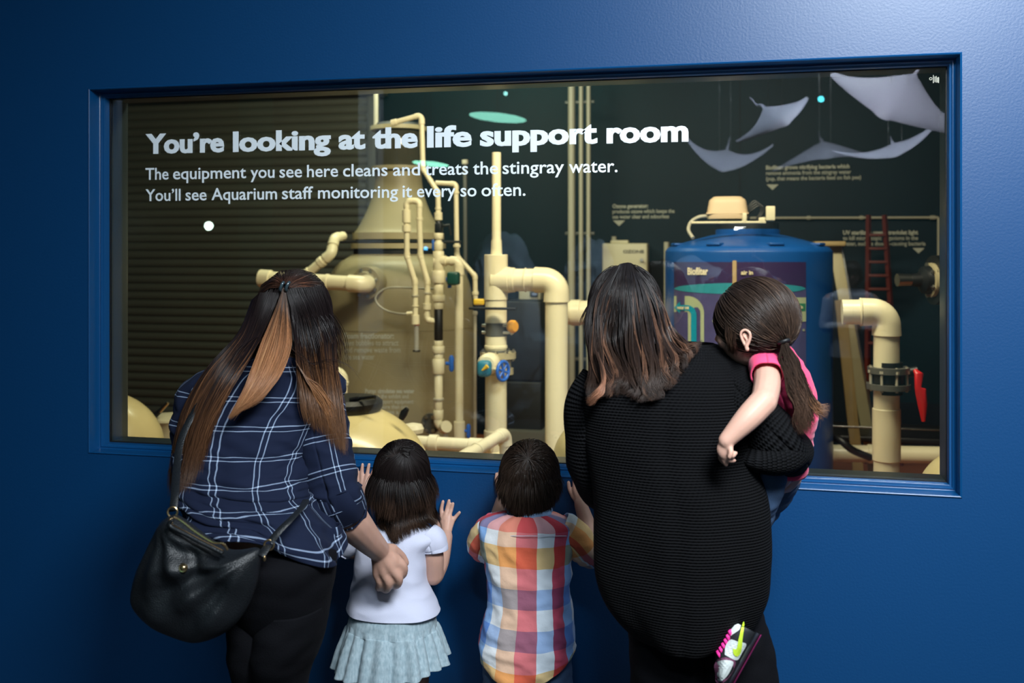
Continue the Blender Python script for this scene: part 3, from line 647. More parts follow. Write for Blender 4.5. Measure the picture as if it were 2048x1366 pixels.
run('conduit', 'thin pale conduit running level along the dark wall and turning down at the right', [P(1500, 436, Yw), P(1877, 435, Yw), P(1877, 560, Yw)], 2.4*S(1700, Yw), m='pvc_grey', cat='conduit', couplings=[(0, .32, 3, 1.7), (0, .60, 3, 1.7), (0, .97, 4, 1.7)])
# ozone generator
so = S(1252, 5.2)
t = thing('ozone_generator', 'cream metal box on the wall above the cardigan woman', 'control box', P(1252, 560, 5.3))
obj('cabinet', MB().box(P(1252, 552, 5.29), (90*so, .2, 132*so), bevel=.012), M['cream_box'], t)
obj('top_fitting', MB().box(P(1240, 484, 5.29), (36*so, .1, 7*so), bevel=.008), M['cream_box'], t); obj('top_pipe', MB().cyl(P(1228, 484, 5.29), P(1228, 473, 5.29), 5*so), M['pvc_grey'], t)
obj('knob', MB().cyl(P(1283, 520, 5.18), P(1283, 520, 5.15), 3.5*so), M['steel'], t)
mb = MB(); a = P(1246, 506, 5.185); b = P(1288, 506, 5.185); lettering(mb, 'OZONE', a.x, b.x, a.z, 5.185, .035, .001, .001); obj('front_lettering', mb, M['pvc_dark'], t, smooth=False)
tag(obj('conduit', MB().cyl(P(1333, 484, 4.9), ground(P(1333, 484, 4.9)), 5*so), M['pvc_grey']), 'short grey post between the cream wall box and the blue tank', 'conduit')
# boards leaning right of the blue tank
def board(a, b, wpx, m, label, dpt=.03, cat='board'):
    a = Vector(a); b = Vector(b); d = (b-a).normalized(); x = Vector((1, 0, 0)); x = (x-d*x.dot(d)).normalized(); y = d.cross(x); R = Matrix((x, y, d)).transposed()
    return tag(obj('plank', MB().box((a+b)/2, (wpx, dpt, (a-b).length), R, bevel=.004), m), label, cat)
Yp = 3.6; sp = S(1690, Yp)
board(P(1668, 484, Yp), ground(P(1760, 930, Yp)), 22*sp, M['lid'], 'upper pale plank leaning just right of the blue tank')
board(P(1680, 600, Yp-.35), ground(P(1726, 966, Yp-.35)), 20*sp, M['wood'], 'long brown plank leaning behind the right hand elbow pipe')
tag(obj('timber_shelf', MB().box(P(1655, 488, Yp+.1), (60*sp, .4, 10*sp), bevel=.01), M['wood']), 'short brown timber ledge at the top of the leaning planks', 'shelf')
board(P(1682, 490, Yp+.05), ground(P(1775, 930, Yp+.05)), 6*sp, M['steel'], 'narrow metal edge strip beside the upper pale plank')
# right hand elbow pipe and butterfly valve
YR = 1.75; sR = S(1775, YR); qr = lambda x, y, Y=YR: P(x, y, Y)
run('pipe', 'cream elbow pipe standing at the right side of the window with a black valve', [qr(1684, 624), qr(1773, 624), ground(qr(1773, 1010))], 25*sR, couplings=[(0, .42, .15, 1.16), (1, .42, 4.2, 1.08)], R=1.1, ek=1.1)
v = thing('butterfly_valve', 'black and grey butterfly valve with a red lever on the right hand pipe', 'valve', qr(1775, 790))
for y0, y1, wpx, mm in ((724, 734, 54, 'rubber'), (734, 746, 80, 'pvc_dark'), (748, 765, 66, 'rubber'), (767, 778, 84, 'pvc_dark'), (778, 788, 54, 'rubber')):
    obj('flange' if wpx > 60 else 'seal', MB().cyl(qr(1777, y0), qr(1777, y1), wpx/2*sR, n=40), M[mm], v)
bolts(qr(1777, 757), (0, 0, 1), 36*sR, 8, .013, .055, v, 'pvc_grey')
obj('stem', MB().cyl(qr(1800, 748), qr(1835, 742), 10*sR), M['rubber'], v)
obj('lever', MB().sweep([qr(1830, 741, YR-.02), qr(1838, 748, YR-.04), qr(1836, 775, YR-.05), qr(1841, 780, YR-.05), qr(1845, 810, YR-.05), qr(1847, 843, YR-.05)], [.010, .020, .014, .024, .020, .008], [.01, .012, .010, .010, .010, .008], n=14, side=(1, 0, 0)), M['red'], v)
# dark pump with a round flange
t = thing('pump', 'round black pump with a pale flange ring near the right edge of the window', 'pump', P(1850, 640, 2.6))
s = S(1850, 2.6); ax = Vector((-1, -.25, 0)).normalized(); c = P(1866, 560, 2.6)
obj('motor', MB().lathe([(0, -.25), (.12, -.25), (.13, -.2), (.13, 0), (0, 0)], c, ax), M['rubber'], t)
obj('flange', MB().lathe([(0, 0), (34*s, 0), (34*s, .02), (25*s, .025), (24*s, .05), (0, .05)], c, ax, 40), M['lid'], t)
obj('volute', MB().lathe([(0, .02), (29*s, .02), (27*s, .055), (14*s, .07), (12*s, .12), (0, .12)], c, ax, 40), M['rubber'], t)
obj('pipe_end', MB().lathe([(0, .1), (.03, .1), (.034, .19), (0, .19)], c, ax, 24), M['steel'], t)
bolts(c+ax*.02, ax, 30*s, 6, .014, .02, t)
obj('stand', MB().cyl(c-ax*.12, ground(c-ax*.12), .05), M['rubber'], t)
# red ladder
t = thing('ladder', 'faded red step ladder standing against the dark wall', 'ladder', P(1755, 900, 4.9))
Yl = 4.9
for a, b in (((1737, 430), (1733, 960)), ((1769, 430), (1804, 960))): obj('side_rail', MB().sweep([P(*a, Yl), P(*b, Yl)], [.02, .02], [.03, .03], n=4), M['red_paint'], t)
for k in range(9):
    y = 470+27*k; f = (y-430)/470; obj('rung', MB().box((P(1737-4*f, y, Yl)+P(1769+31*f, y, Yl))/2, ((P(1769+31*f, y, Yl)-P(1737-4*f, y, Yl)).x, .06, .02), bevel=.004), M['red_paint'], t)
# low rail and pipes on the right
run('pipe', 'cream pipe lying level across the floor at the right behind the black valve', [P(1600, 905, 3.0), P(1960, 912, 3.0)], 17*S(1800, 3.0), couplings=[(0, .42, 1.4, 1.12)])
tag(obj('equipment_rail', MB().box(P(1775, 866, 3.5), (290*S(1775, 3.5), .5, 12*S(1775, 3.5)), bevel=.01), M['rubber']), 'low black equipment base running along behind the right hand pipe', 'equipment base')
tag(obj('metal_rail', MB().box(P(1775, 856, 3.24), (290*S(1775, 3.24), .02, 3*S(1775, 3.24)), bevel=.002), M['steel']), 'thin shiny metal strip on the low black equipment base', 'rail')
t = thing('hose', 'black hose lying over the low cream pipe beside the blue tank', 'hose', P(1680, 900, 2.85)); obj('hose_body', MB().sweep(cr([P(1655, 868, 2.8), P(1680, 880, 2.7), P(1705, 900, 2.7), P(1740, 915, 2.8)], 20), .02, n=10), M['rubber'], t)
# ------------------------------------------------------------------ figure helpers
from mathutils.bvhtree import BVHTree
GB = {}
def nz(x, y, z=0): return noise.noise(Vector((x, y, z)))
def cloth(name, rows, m, parent, nv=120, nu=120, flat=True, e=2.2, uref=None, wr=None, hem=None, th=.004, side=None, uoff=0, voff=0, label=None):
    """garment tube. rows: (x, y, z, a, b). flat: horizontal sections, u=0 at the back (-y)"""
    A = cr(rows, nv); C_ = A[:, :3]; a = A[:, 3]; b = A[:, 4]
    seg = np.r_[0, np.cumsum(np.linalg.norm(np.diff(C_, axis=0), axis=1))]
    if uref is None: uref = float(np.mean(2*PI*np.sqrt((a*a+b*b)/2)))
    V = []; UV = []; prev = Vector(side) if side else Vector((1, 0, 0))
    for i in range(nv):
        c = Vector(C_[i])
        if flat: X = Vector((1, 0, 0)); Yv = Vector((0, 1, 0)); T = Vector((0, 0, 1))
        else:
            T = Vector(C_[min(i+1, nv-1)]-C_[max(i-1, 0)]).normalized(); X = (prev-T*prev.dot(T)).normalized(); Yv = T.cross(X); prev = X
        for k in range(nu+1):
            f = k/nu-.5; t = 2*PI*f - PI/2           # f=0 -> back of the figure
            ct, st_ = math.cos(t), math.sin(t); ex = 2/e
            d = X*math.copysign(abs(ct)**ex, ct)*a[i] + Yv*math.copysign(abs(st_)**ex, st_)*b[i]
            p = c+d; nrm = (X*ct+Yv*st_).normalized()
            if hem and i > nv*.8: p.z += hem(f)*((i-nv*.8)/(nv*.2))
            if wr:
                fk = f if k < nu else -.5
                p = p+nrm*wr(fk, seg[i], i/(nv-1), p)
            V.append(p); UV.append((f*uref+uoff, seg[i]+voff))
    for i in range(nv): V[i*(nu+1)+nu] = V[i*(nu+1)].copy()
    F = []
    for i in range(nv-1):
        for k in range(nu): F.append((i*(nu+1)+k, i*(nu+1)+k+1, (i+1)*(nu+1)+k+1, (i+1)*(nu+1)+k))
    me = bpy.data.meshes.new(name); me.from_pydata([tuple(v) for v in V], [], F); me.update()
    uvl = me.uv_layers.new(name='UVMap'); li = np.zeros(len(me.loops), dtype=np.int32); me.loops.foreach_get('vertex_index', li)
    uvl.data.foreach_set('uv', np.array(UV, dtype=np.float32)[li].ravel())
    me.polygons.foreach_set('use_smooth', [True]*len(me.polygons))
    o = link(name, me, m, parent, None, label)
    if parent is not None: GB.setdefault(parent.name, []).append(BVHTree.FromPolygons(V, F))
    if th:
        s = o.modifiers.new('thickness', 'SOLIDIFY'); s.thickness = th; s.offset = -1
    return o
KT = [760, 1000]
def R5(py, xl, xr, Y, b):
    "garment row from the outline seen at photograph row py"
    l = P(xl, py, Y); r = P(xr, py, Y); k = max(0, min(1, (py-KT[0])/(KT[1]-KT[0])))   # the row is seen on the back of the garment
    return ((l.x+r.x)/2, Y, P((xl+xr)/2, py, Y-b*k).z, (r.x-l.x)/2, b)
def skin(name, mb, m, parent, voxel=.004, smooth=5):
    me = bpy.data.meshes.new(name); me.from_pydata(mb.v, [], mb.f); me.update()
    bm = bmesh.new(); bm.from_mesh(me); bmesh.ops.recalc_face_normals(bm, faces=bm.faces[:]); bm.to_mesh(me); bm.free()
    o = bpy.data.objects.new(name, me); col.objects.link(o)
    r = o.modifiers.new('r', 'REMESH'); r.mode = 'VOXEL'; r.voxel_size = voxel; r.use_smooth_shade = True
    s = o.modifiers.new('s', 'SMOOTH'); s.iterations = smooth; s.factor = .5
    dg = bpy.context.evaluated_depsgraph_get(); dg.update()
    m2 = bpy.data.meshes.new_from_object(o.evaluated_get(dg)); bpy.data.objects.remove(o)
    m2.polygons.foreach_set('use_smooth', [True]*len(m2.polygons)); m2.materials.clear()
    GB.setdefault(parent.name, []).append(BVHTree.FromPolygons([v.co for v in m2.vertices], [tuple(f.vertices) for f in m2.polygons]))
    return link(name, m2, m, parent)
def limb(mb, pts, radii, n=14, flat=1.0, side=None):
    A = cr([(*p, r) for p, r in zip(pts, radii)], max(6, 5*len(pts)))
    mb.sweep([Vector(a[:3]) for a in A], list(A[:, 3]), [r*flat for r in A[:, 3]], n=n, side=side)
    mb.ell(A[0][:3], (A[0][3]*.98,)*3, nu=12, nv=8); mb.ell(A[-1][:3], (A[-1][3]*.98,)*3, nu=12, nv=8)
def hand(mb, wrist, wr_, fingers, fr, palm=None, pr=None):
    "fingers: world polylines [knuckle, joint, joint, tip]; metacarpals are drawn from the wrist"
    for i, f in enumerate(fingers):
        r = fr*(1.0 if len(f) > 3 or i else 1.1)
        limb(mb, [wrist, Vector(wrist).lerp(f[0], .55), f[0]], [wr_*.72, fr*1.45, fr*1.22], n=10)
        rad = list(np.linspace(fr*1.12, fr*.82, len(f))); limb(mb, f, rad, n=12)
    if palm is not None: mb.ell(palm, pr)
def frame(f, u=(0, 0, 1)):
    f = Vector(f).normalized(); u = Vector(u); u = (u-f*u.dot(f)).normalized(); r = f.cross(u); return Matrix((r, f, u)).transposed()
def head(mb, c, f, s=1.0, u=(0, 0, 1), kid=False):
    "head with cranium, jaw, nose, lips, ears; columns of R are right, forward, up"
    R = frame(f, u); c = Vector(c); g = lambda x, y, z: c+R @ Vector((x*s, y*s, z*s))
    mb.ell(c+R @ Vector((0, -.012*s, .022*s)), (.074*s, .092*s, .084*s), R, 28, 20)
    mb.ell(g(0, .022, -.020), (.064*s, .066*s, .078*s), R, 24, 16)
    jz = -.062 if not kid else -.052
    mb.ell(g(0, .038, jz), (.042*s, .044*s, .036*s), R, 20, 12)
    for sx in (-1, 1):
        mb.ell(g(sx*.036, .058, -.028), (.024*s, .024*s, .026*s), R)         # cheek
        mb.ell(g(sx*.029, .074, .022), (.024*s, .012*s, .008*s), R)           # brow
        ear = [g(sx*.072, .006, -.030), g(sx*.077, .004, -.014), g(sx*.082, -.008, .004), g(sx*.083, -.022, .010), g(sx*.082, -.028, -.002), g(sx*.078, -.020, -.020), g(sx*.073, -.006, -.034)]
        limb(mb, ear, [.005*s, .004*s, .0045*s, .005*s, .005*s, .004*s, .006*s], n=8)
        mb.ell(g(sx*.075, -.010, -.008), (.004*s, .013*s, .019*s), R)
    limb(mb, [g(0, .084, .012), g(0, .096, -.010), g(0, .103, -.026)], [.006*s, .007*s, .009*s], n=10)
    for sx in (-1, 1): mb.ell(g(sx*.010, .093, -.028), (.007*s, .008*s, .006*s), R)
    mb.ell(g(0, .083, -.050), (.021*s, .009*s, .005*s), R); mb.ell(g(0, .081, -.059), (.018*s, .009*s, .006*s), R)
    return R, g
def skull(c, R, s, grow=.003):
    return Vector(c)+R @ Vector((0, -.012*s, .022*s)), tuple(v*s+grow for v in (.074, .092, .084))
def hcentre(v, R, s):
    "head origin whose skull centre is v"
    return Vector(v)-R @ Vector((0, -.012*s, .022*s))
def face_parts(g, s, parent):
    for sx in (-1, 1):
        e = obj('eye', MB().ell(g(sx*.029, .072, .006), (.0115*s,)*3), M['eye'], parent)
        obj('iris', MB().ell(g(sx*.0295, .0815, .006), (.005*s, .003*s, .005*s)), M['iris'], e)
        br = MB(); limb(br, [g(sx*.014, .088, .026), g(sx*.030, .087, .031), g(sx*.046, .075, .027)], [.002*s, .0028*s, .0014*s], n=6); obj('eyebrow', br, M['iris'], parent)
M['eye'] = mat('eye white', (.75, .73, .70), .1); M['iris'] = mat('dark brown iris', (.03, .015, .008), .2)
def skin_mat(name, c): return mat(name, c, .48, spec=.35, bump=.12, bscale=260, bdist=.0006, var=.07, vscale=22, sss=.08)

# ------------------------------------------------------------------ hair
class Hair:
    def __init__(s): s.P = []; s.C = []; s.R = []
    def add(s, P_, C_, r): s.P.append(P_); s.C.append(C_); s.R.append(r)
    def build(s, name, parent, m, label=None):
        VV = []; CC = []; FF = []; base = 0
        for P_, C_, r in zip(s.P, s.C, s.R):
            n, k, _ = P_.shape; T = np.gradient(P_, axis=1); T /= np.linalg.norm(T, axis=2, keepdims=True)+1e-9
            ref = np.tile(np.array([.2, -1, .1]), (n, k, 1)); X = np.cross(T, ref); X /= np.linalg.norm(X, axis=2, keepdims=True)+1e-9; Y = np.cross(T, X)
            t = np.linspace(0, 1, k); prof = r*np.minimum(1, .55+t*4)*np.clip((1.02-t)*3.5, .12, 1)
            prof = prof[None, :, None]
            ring = [P_+(X*math.cos(a)+Y*math.sin(a))*prof for a in (PI/2, PI/2+2*PI/3, PI/2+4*PI/3)]
            V = np.stack(ring, 2); VV.append(V.reshape(-1, 3)); CC.append(np.repeat(C_[:, :, None, :], 3, 2).reshape(-1, 3))
            i = np.arange(n)[:, None, None]*k*3+np.arange(k-1)[None, :, None]*3+base; j = np.arange(3)[None, None, :]; j2 = (j+1) % 3
            F = np.stack([i+j, i+j2, i+3+j2, i+3+j], -1).reshape(-1, 4); FF.append(F); base += n*k*3
        V = np.concatenate(VV).astype(np.float32); F = np.concatenate(FF).astype(np.int32); C_ = np.concatenate(CC).astype(np.float32)
        me = bpy.data.meshes.new(name); me.vertices.add(len(V)); me.vertices.foreach_set('co', V.ravel())
        me.loops.add(F.size); me.loops.foreach_set('vertex_index', F.ravel()); me.polygons.add(len(F)); me.polygons.foreach_set('loop_start', np.arange(0, F.size, 4, dtype=np.int32))
        me.polygons.foreach_set('use_smooth', np.ones(len(F), dtype=bool)); me.update(calc_edges=True)
        ca_ = me.color_attributes.new('Col', 'FLOAT_COLOR', 'POINT'); ca_.data.foreach_set('color', np.c_[C_, np.ones(len(C_))].astype(np.float32).ravel())
        return link(name, me, m, parent, None, label)
hm = bpy.data.materials.new('hair'); hm.use_nodes = True; hN = N(hm); at = hN.new('ShaderNodeAttribute'); at.attribute_name = 'Col'
hN.link(at.outputs['Color'], hN.b.inputs['Base Color']); hN.b.inputs['Roughness'].default_value = .36; hN.b.inputs['Specular IOR Level'].default_value = .42
M['hair'] = hm
rng = np.random.default_rng(11)
def colliders_push(p, cols, lift):
    for cc_ in cols:
        if isinstance(cc_, BVHTree): continue
        c, r = cc_
        q = (p-c)/r; L = np.linalg.norm(q, axis=-1, keepdims=True); k = 1+lift/np.mean(r)
        p = np.where(L < k, c+q/np.maximum(L, 1e-6)*k*r, p)
    return p
def depth_of(px, py, cols, lift):
    u = (px-1024)/FPX; d = np.array([-sa+u*ca, ca+u*sa, -(py-HOR)/FPX]); o = np.array([0, -D, H]); best = None; miss = None
    for cc_ in cols:
        if isinstance(cc_, BVHTree):
            h = cc_.ray_cast(Vector(o), Vector(d))
            if h[0] is not None:
                t = h[3]/np.linalg.norm(d)-lift/np.linalg.norm(d)
                if best is None or t < best: best = t
            continue
        c, r = cc_
        r = r+lift; dd = d/r; oo = (o-c)/r; A = dd@dd; B = oo@dd; C_ = oo@oo-1; disc = B*B-A*C_
        if disc > 0:
            t = (-B-math.sqrt(disc))/A
            if best is None or t < best: best = t
        else:
            t = -B/A; q = np.linalg.norm(oo+dd*t)
            if miss is None or q < miss[0]: miss = (q, t)
    t = best if best is not None else miss[1]
    return o+d*t
def guide(pts, cols, k, lift):
    "photograph points -> smooth world polyline lying on the figure"
    A = cr([p[:2] for p in pts], k); W = np.array([depth_of(x, y, cols, lift) for x, y in A])
    # smooth the depth only
    cam_o = np.array([0, -D, H]); dist = W[:, 1].copy()
    if len(pts[0]) == 3: dist = cr([p_[2:3] for p_ in pts], k)[:, 0].copy()
    for _ in range(14): dist[1:-1] = (dist[:-2]+2*dist[1:-1]+dist[2:])/4
    for i, (x, y) in enumerate(A):
        W[i] = np.array(P(x, y, dist[i]))
    return W
def sheet(hair, guides, n, cols, root, tip, lift=.012, thick=.02, r=.0006, k=26, clump=.5, nclump=40, wave=.002, wfreq=9, len_var=.12, ombre=(.35, .9), jit=.12, tjit=.5, streak=None, sp=.25, flare=.004):
    G = np.array([guide(g, cols, k, lift) for g in guides]); m = len(G)
    f = rng.uniform(0, m-1-1e-6, n); fc = (np.floor(f/(m-1)*nclump)+.5)/nclump*(m-1); fc = fc+rng.normal(0, .01, n)
    t = np.linspace(0, 1, k); F = f[:, None]+(np.clip(fc, 0, m-1-1e-6)-f)[:, None]*clump*t[None, :]**1.3
    i = np.floor(F).astype(int).clip(0, m-2); w_ = (F-i)[..., None]; kk = np.arange(k)[None, :]
    W = G[i, kk]*(1-w_)+G[i+1, kk]*w_
    cid = np.floor(f/(m-1)*nclump); ph = (np.sin(cid*12.9898)*43758.5453) % 1
    o = np.array([0, -D, H]); V = W-o; V /= np.linalg.norm(V, axis=2, keepdims=True)
    h = (rng.uniform(-1, 0, n)*thick)
    W = W-V*h[:, None, None]*-1*0 + V*(-h)[:, None, None]   # deeper strands lie behind the surface ones
    lat = np.gradient(W, axis=1); lat /= np.linalg.norm(lat, axis=2, keepdims=True)+1e-9; S_ = np.cross(lat, V)
    wv = wave*np.sin(2*PI*(ph[:, None]+t[None, :]*wfreq*.35+rng.normal(0, .04, n)[:, None]))*t[None, :]**.7
    wv += rng.normal(0, flare, n)[:, None]*t[None, :]**1.5
    for q in range(3): wv += (rng.normal(0, 1, n)[:, None]*np.sin(2*PI*(rng.uniform(0, 1, n)[:, None]+t[None, :]*rng.uniform(.5, 2.2, n)[:, None])))*.0012*t[None, :]
    W = W+S_*wv[..., None]
    # individual lengths
    te = 1-np.abs(rng.normal(0, len_var, n)).clip(0, .6); out = np.empty_like(W); idx = t[None, :]*te[:, None]*(k-1); a = np.floor(idx).astype(int).clip(0, k-2); b = (idx-a)[..., None]
    rows = np.arange(n)[:, None]; out = W[rows, a]*(1-b)+W[rows, a+1]*b
    paint(hair, out, root, tip, r, ombre, t, cid, streak, sp)
def paint(hair, out, root, tip, r, ombre, t, cid, streak, sp):
    n = len(out); root = np.array(root); tip = np.array(tip)
    s0 = rng.uniform(-.12, .12, n)+ombre[0]+.1*np.sin(cid*7.1); x = np.clip((t[None, :]-s0[:, None])/(ombre[1]-ombre[0]), 0, 1); x = x*x*(3-2*x)
    C_ = root[None, None]*(1-x[..., None])+tip[None, None]*x[..., None]
    if streak is not None:
        pk = ((np.sin(cid*3.7+1)*999.1) % 1 < sp) & (rng.uniform(0, 1, n) < .75)
        xs = np.clip((t-.12)/.3, 0, 1)[None, :, None]*pk[:, None, None]*.8; C_ = C_*(1-xs)+np.array(streak)*xs
    C_ = C_*rng.uniform(.65, 1.4, n)[:, None, None]
    hair.add(out, C_, r)
def grow(hair, n, c, rad, R, crown, region, zend, cols, root, tip, r=.0006, k=30, step=.013, stiff=.72, lift=(.002, .014), layer=0, flow=None, grav=(0, 0, -1), length=None, wave=.002, nclump=60, clump=.004, ombre=(.5, 1.0), streak=None, sp=.2, hug=-.05, ends=.02):
    c = np.array(c); rad = np.array(rad); Rm = np.array(R); pts = []
    while len(pts) < n:
        q = rng.normal(size=(n, 3)); q /= np.linalg.norm(q, axis=1, keepdims=True)
        pts += [x for x in q if region(x)]
    Q = np.array(pts[:n]); p = c+(Q*rad)@Rm.T
    Qn = (Q/rad)@Rm.T; Qn /= np.linalg.norm(Qn, axis=1, keepdims=True)
    cw = c+(np.array(crown)*rad)@Rm.T; d = p-cw
    if flow is not None: d = flow(p, Q, d)
    d = d-Qn*np.sum(d*Qn, axis=1, keepdims=True); d /= np.linalg.norm(d, axis=1, keepdims=True)+1e-9; d = d*1.0+Qn*.05
    az = np.arctan2(d[:, 0], d[:, 2]); cid = np.floor((az+PI)/(2*PI)*nclump)+7*np.floor((Q[:, 2]+1)*3)
    lf = rng.uniform(lift[0], lift[1], n)[:, None]; out = [p.copy()]; g = np.array(grav, float)
    hc, hr = c, rad
    for s in range(1, k):
        dn = d*stiff+g*(1-stiff); d = dn/(np.linalg.norm(dn, axis=1, keepdims=True)+1e-9)
        p2 = p+d*step*(length if length else 1)
        q = (p2-c)@Rm/rad; L = np.linalg.norm(q, axis=1, keepdims=True); kk_ = 1+lf/np.mean(rad)*min(1, s/3)
        nzw = (q/L/rad)@Rm.T; up = (nzw[:, 2:3]/(np.linalg.norm(nzw, axis=1, keepdims=True)+1e-9)) > hug
        q = np.where((L < kk_) | up, q/L*kk_, q); p2 = c+(q*rad)@Rm.T
        p2 = colliders_push(p2, cols, 0.004+lf)
        ph = (np.sin(cid*12.9898)*43758.5453) % 1
        p2 = p2+np.stack([np.cos(2*PI*(ph+s*.09)), np.sin(2*PI*(ph+s*.09))*.4, 0*ph], 1)*wave*min(1, s/10)
        d = p2-p; d /= np.linalg.norm(d, axis=1, keepdims=True)+1e-9; p = p2; out.append(p.copy())
    W = np.stack(out, 1)
    # trim at the target height, with uneven ends
    ze = np.array([zend(x) for x in W[:, -1, 0]]) if callable(zend) else np.full(n, zend if zend is not None else -9.)
    ze = ze+np.abs(rng.normal(0, ends, n)); t = np.linspace(0, 1, k); last = np.array([np.argmax(W[i, :, 2] < ze[i]) if (W[i, :, 2] < ze[i]).any() else k-1 for i in range(n)])
    idx = t[None, :]*np.maximum(last, 2)[:, None]; a = np.floor(idx).astype(int).clip(0, k-2); b = (idx-a)[..., None]; rows = np.arange(n)[:, None]
    out = W[rows, a]*(1-b)+W[rows, a+1]*b
    paint(hair, out, root, tip, r, ombre, t, cid, streak, sp)
def cols_of(*L): return [(np.array(c, float), np.array(r, float)) for c, r in L]
def surf(o, px, py):
    u = (px-1024)/FPX; d = Vector((-sa+u*ca, ca+u*sa, -(py-HOR)/FPX)).normalized()
    me = o.data; from mathutils.bvhtree import BVHTree
    if not hasattr(surf, 'c'): surf.c = {}
    if o.name not in surf.c: surf.c[o.name] = BVHTree.FromPolygons([v.co for v in me.vertices], [tuple(f.vertices) for f in me.polygons])
    h = surf.c[o.name].ray_cast(Vector((0, -D, H)), d); return h[0]
def shoe(parent, heel, toe, w_, h, m, sole):
    heel = Vector(heel); toe = Vector(toe); d = toe-heel; L = d.length; d.normalize(); x = Vector((d.y, -d.x, 0)).normalized(); V = []
    A = cr([(0, .42, .2), (.06, .75, 1.0), (.25, .85, 1.0), (.5, .85, .8), (.72, 1.0, .55), (.9, .85, .42), (1, .35, .25)], 20); n = 16
    for i, (t, wd, hh) in enumerate(A):
        for k in range(n):
            a = 2*PI*k/n; V.append(heel+d*(t*L)+x*(math.cos(a)*wd*w_/2)+Vector((0, 0, .02+max(0, math.sin(a))*hh*h+min(0, math.sin(a))*.01)))
    F = [(i*n+k, i*n+(k+1) % n, (i+1)*n+(k+1) % n, (i+1)*n+k) for i in range(19) for k in range(n)]+[tuple(range(n)), tuple(19*n+k for k in range(n))]
    s = obj('shoe', MB().add(V, F), m, parent)
    V = []
    for i, (t, wd, hh) in enumerate(A):
        for k in range(n):
            a = 2*PI*k/n; V.append(heel+d*(t*L)+x*(math.cos(a)*wd*w_/2*1.04)+Vector((0, 0, .012+math.sin(a)*.012)))
    obj('sole', MB().add(V, F), sole, s); return s
# ================================================================== woman in the plaid shirt
M['skin_a'] = skin_mat('warm skin', (.52, .30, .225)); M['skin_c'] = skin_mat('child skin', (.58, .34, .26))
M['denim_black'] = mat('black denim', (.0032, .0034, .005), .9, spec=.12, bump=.5, bscale=420)
M['shoe_dark'] = mat('dark shoe', (.015, .015, .018), .5); M['sole'] = mat('sole', (.25, .25, .25), .7)
def plaid_navy():
    m = mat('navy plaid flannel', (.006, .012, .035), .9, spec=.25); n = N(m)
    uv = n.new('ShaderNodeUVMap'); uv.uv_map = 'UVMap'; sep = n.new('ShaderNodeSeparateXYZ')
    nzn = n.new('ShaderNodeTexNoise'); nzn.inputs['Scale'].default_value = 9; n.link(uv.outputs[0], nzn.inputs['Vector'])
    n.link(uv.outputs[0], sep.inputs[0])
    def dbl(s, per, off):
        x = n.math('FRACT', n.math('ADD', n.math('DIVIDE', s, per), off)); d = n.math('ABSOLUTE', n.math('SUBTRACT', x, .5))
        return n.math('MULTIPLY', n.math('GREATER_THAN', d, .0046/per), n.math('LESS_THAN', d, .0070/per))
    a = dbl(sep.outputs[0], .088, .30); b = dbl(sep.outputs[1], .078, .15)
    thr = n.math('GREATER_THAN', n.math('FRACT', n.math('MULTIPLY', n.math('ADD', sep.outputs[0], sep.outputs[1]), 260)), .22)
    l = n.math('MAXIMUM', a, b); l2 = n.math('MULTIPLY', a, b)
    c = n.mix(n.math('MULTIPLY', l, .55), (.004, .0085, .028), (.36, .46, .64)); c = n.mix(l2, c, (.55, .65, .8))
    n.link(c, n.b.inputs['Base Color'])
    w_ = n.new('ShaderNodeTexNoise'); w_.inputs['Scale'].default_value = 700; n.link(uv.outputs[0], w_.inputs['Vector'])
    bp = n.new('ShaderNodeBump'); bp.inputs['Strength'].default_value = .3; bp.inputs['Distance'].default_value = .001; n.link(w_.outputs[0], bp.inputs['Height']); n.link(bp.outputs[0], n.b.inputs['Normal'])
    return m
M['navy'] = plaid_navy()
A_ = thing('person', 'woman in a navy plaid shirt with long half-up hair, leaning in at the left', 'person', (P(540, 900, -.8).x, -.8, 0))
p = P
hA = p(590, 622, -.47)
mb = MB(); RA_ = frame((.12, 1, -.18)); hA0 = hcentre(hA, RA_, 1.12); Rh, g = head(mb, hA0, (.12, 1, -.18), 1.12)
limb(mb, [hA0+Vector((0, -.03, -.06)), p(560, 745, -.58)], [.056, .062])
tr = [R5(720, 500, 620, -.57, .06), R5(745, 430, 640, -.59, .09), R5(790, 395, 640, -.62, .105), R5(900, 388, 600, -.68, .105), R5(1000, 395, 600, -.76, .11), R5(1080, 430, 640, -.80, .12), R5(1180, 480, 650, -.82, .12)]
Ar = cr(tr, 22); V = []; n_ = 28
for a in Ar: V += [Vector((a[0]+a[3]*.93*math.cos(2*PI*k/n_), a[1]+a[4]*.93*math.sin(2*PI*k/n_), a[2])) for k in range(n_)]
mb.add(V, [(i*n_+k, i*n_+(k+1) % n_, (i+1)*n_+(k+1) % n_, (i+1)*n_+k) for i in range(21) for k in range(n_)]+[tuple(range(n_)), tuple(21*n_+k for k in range(n_))])
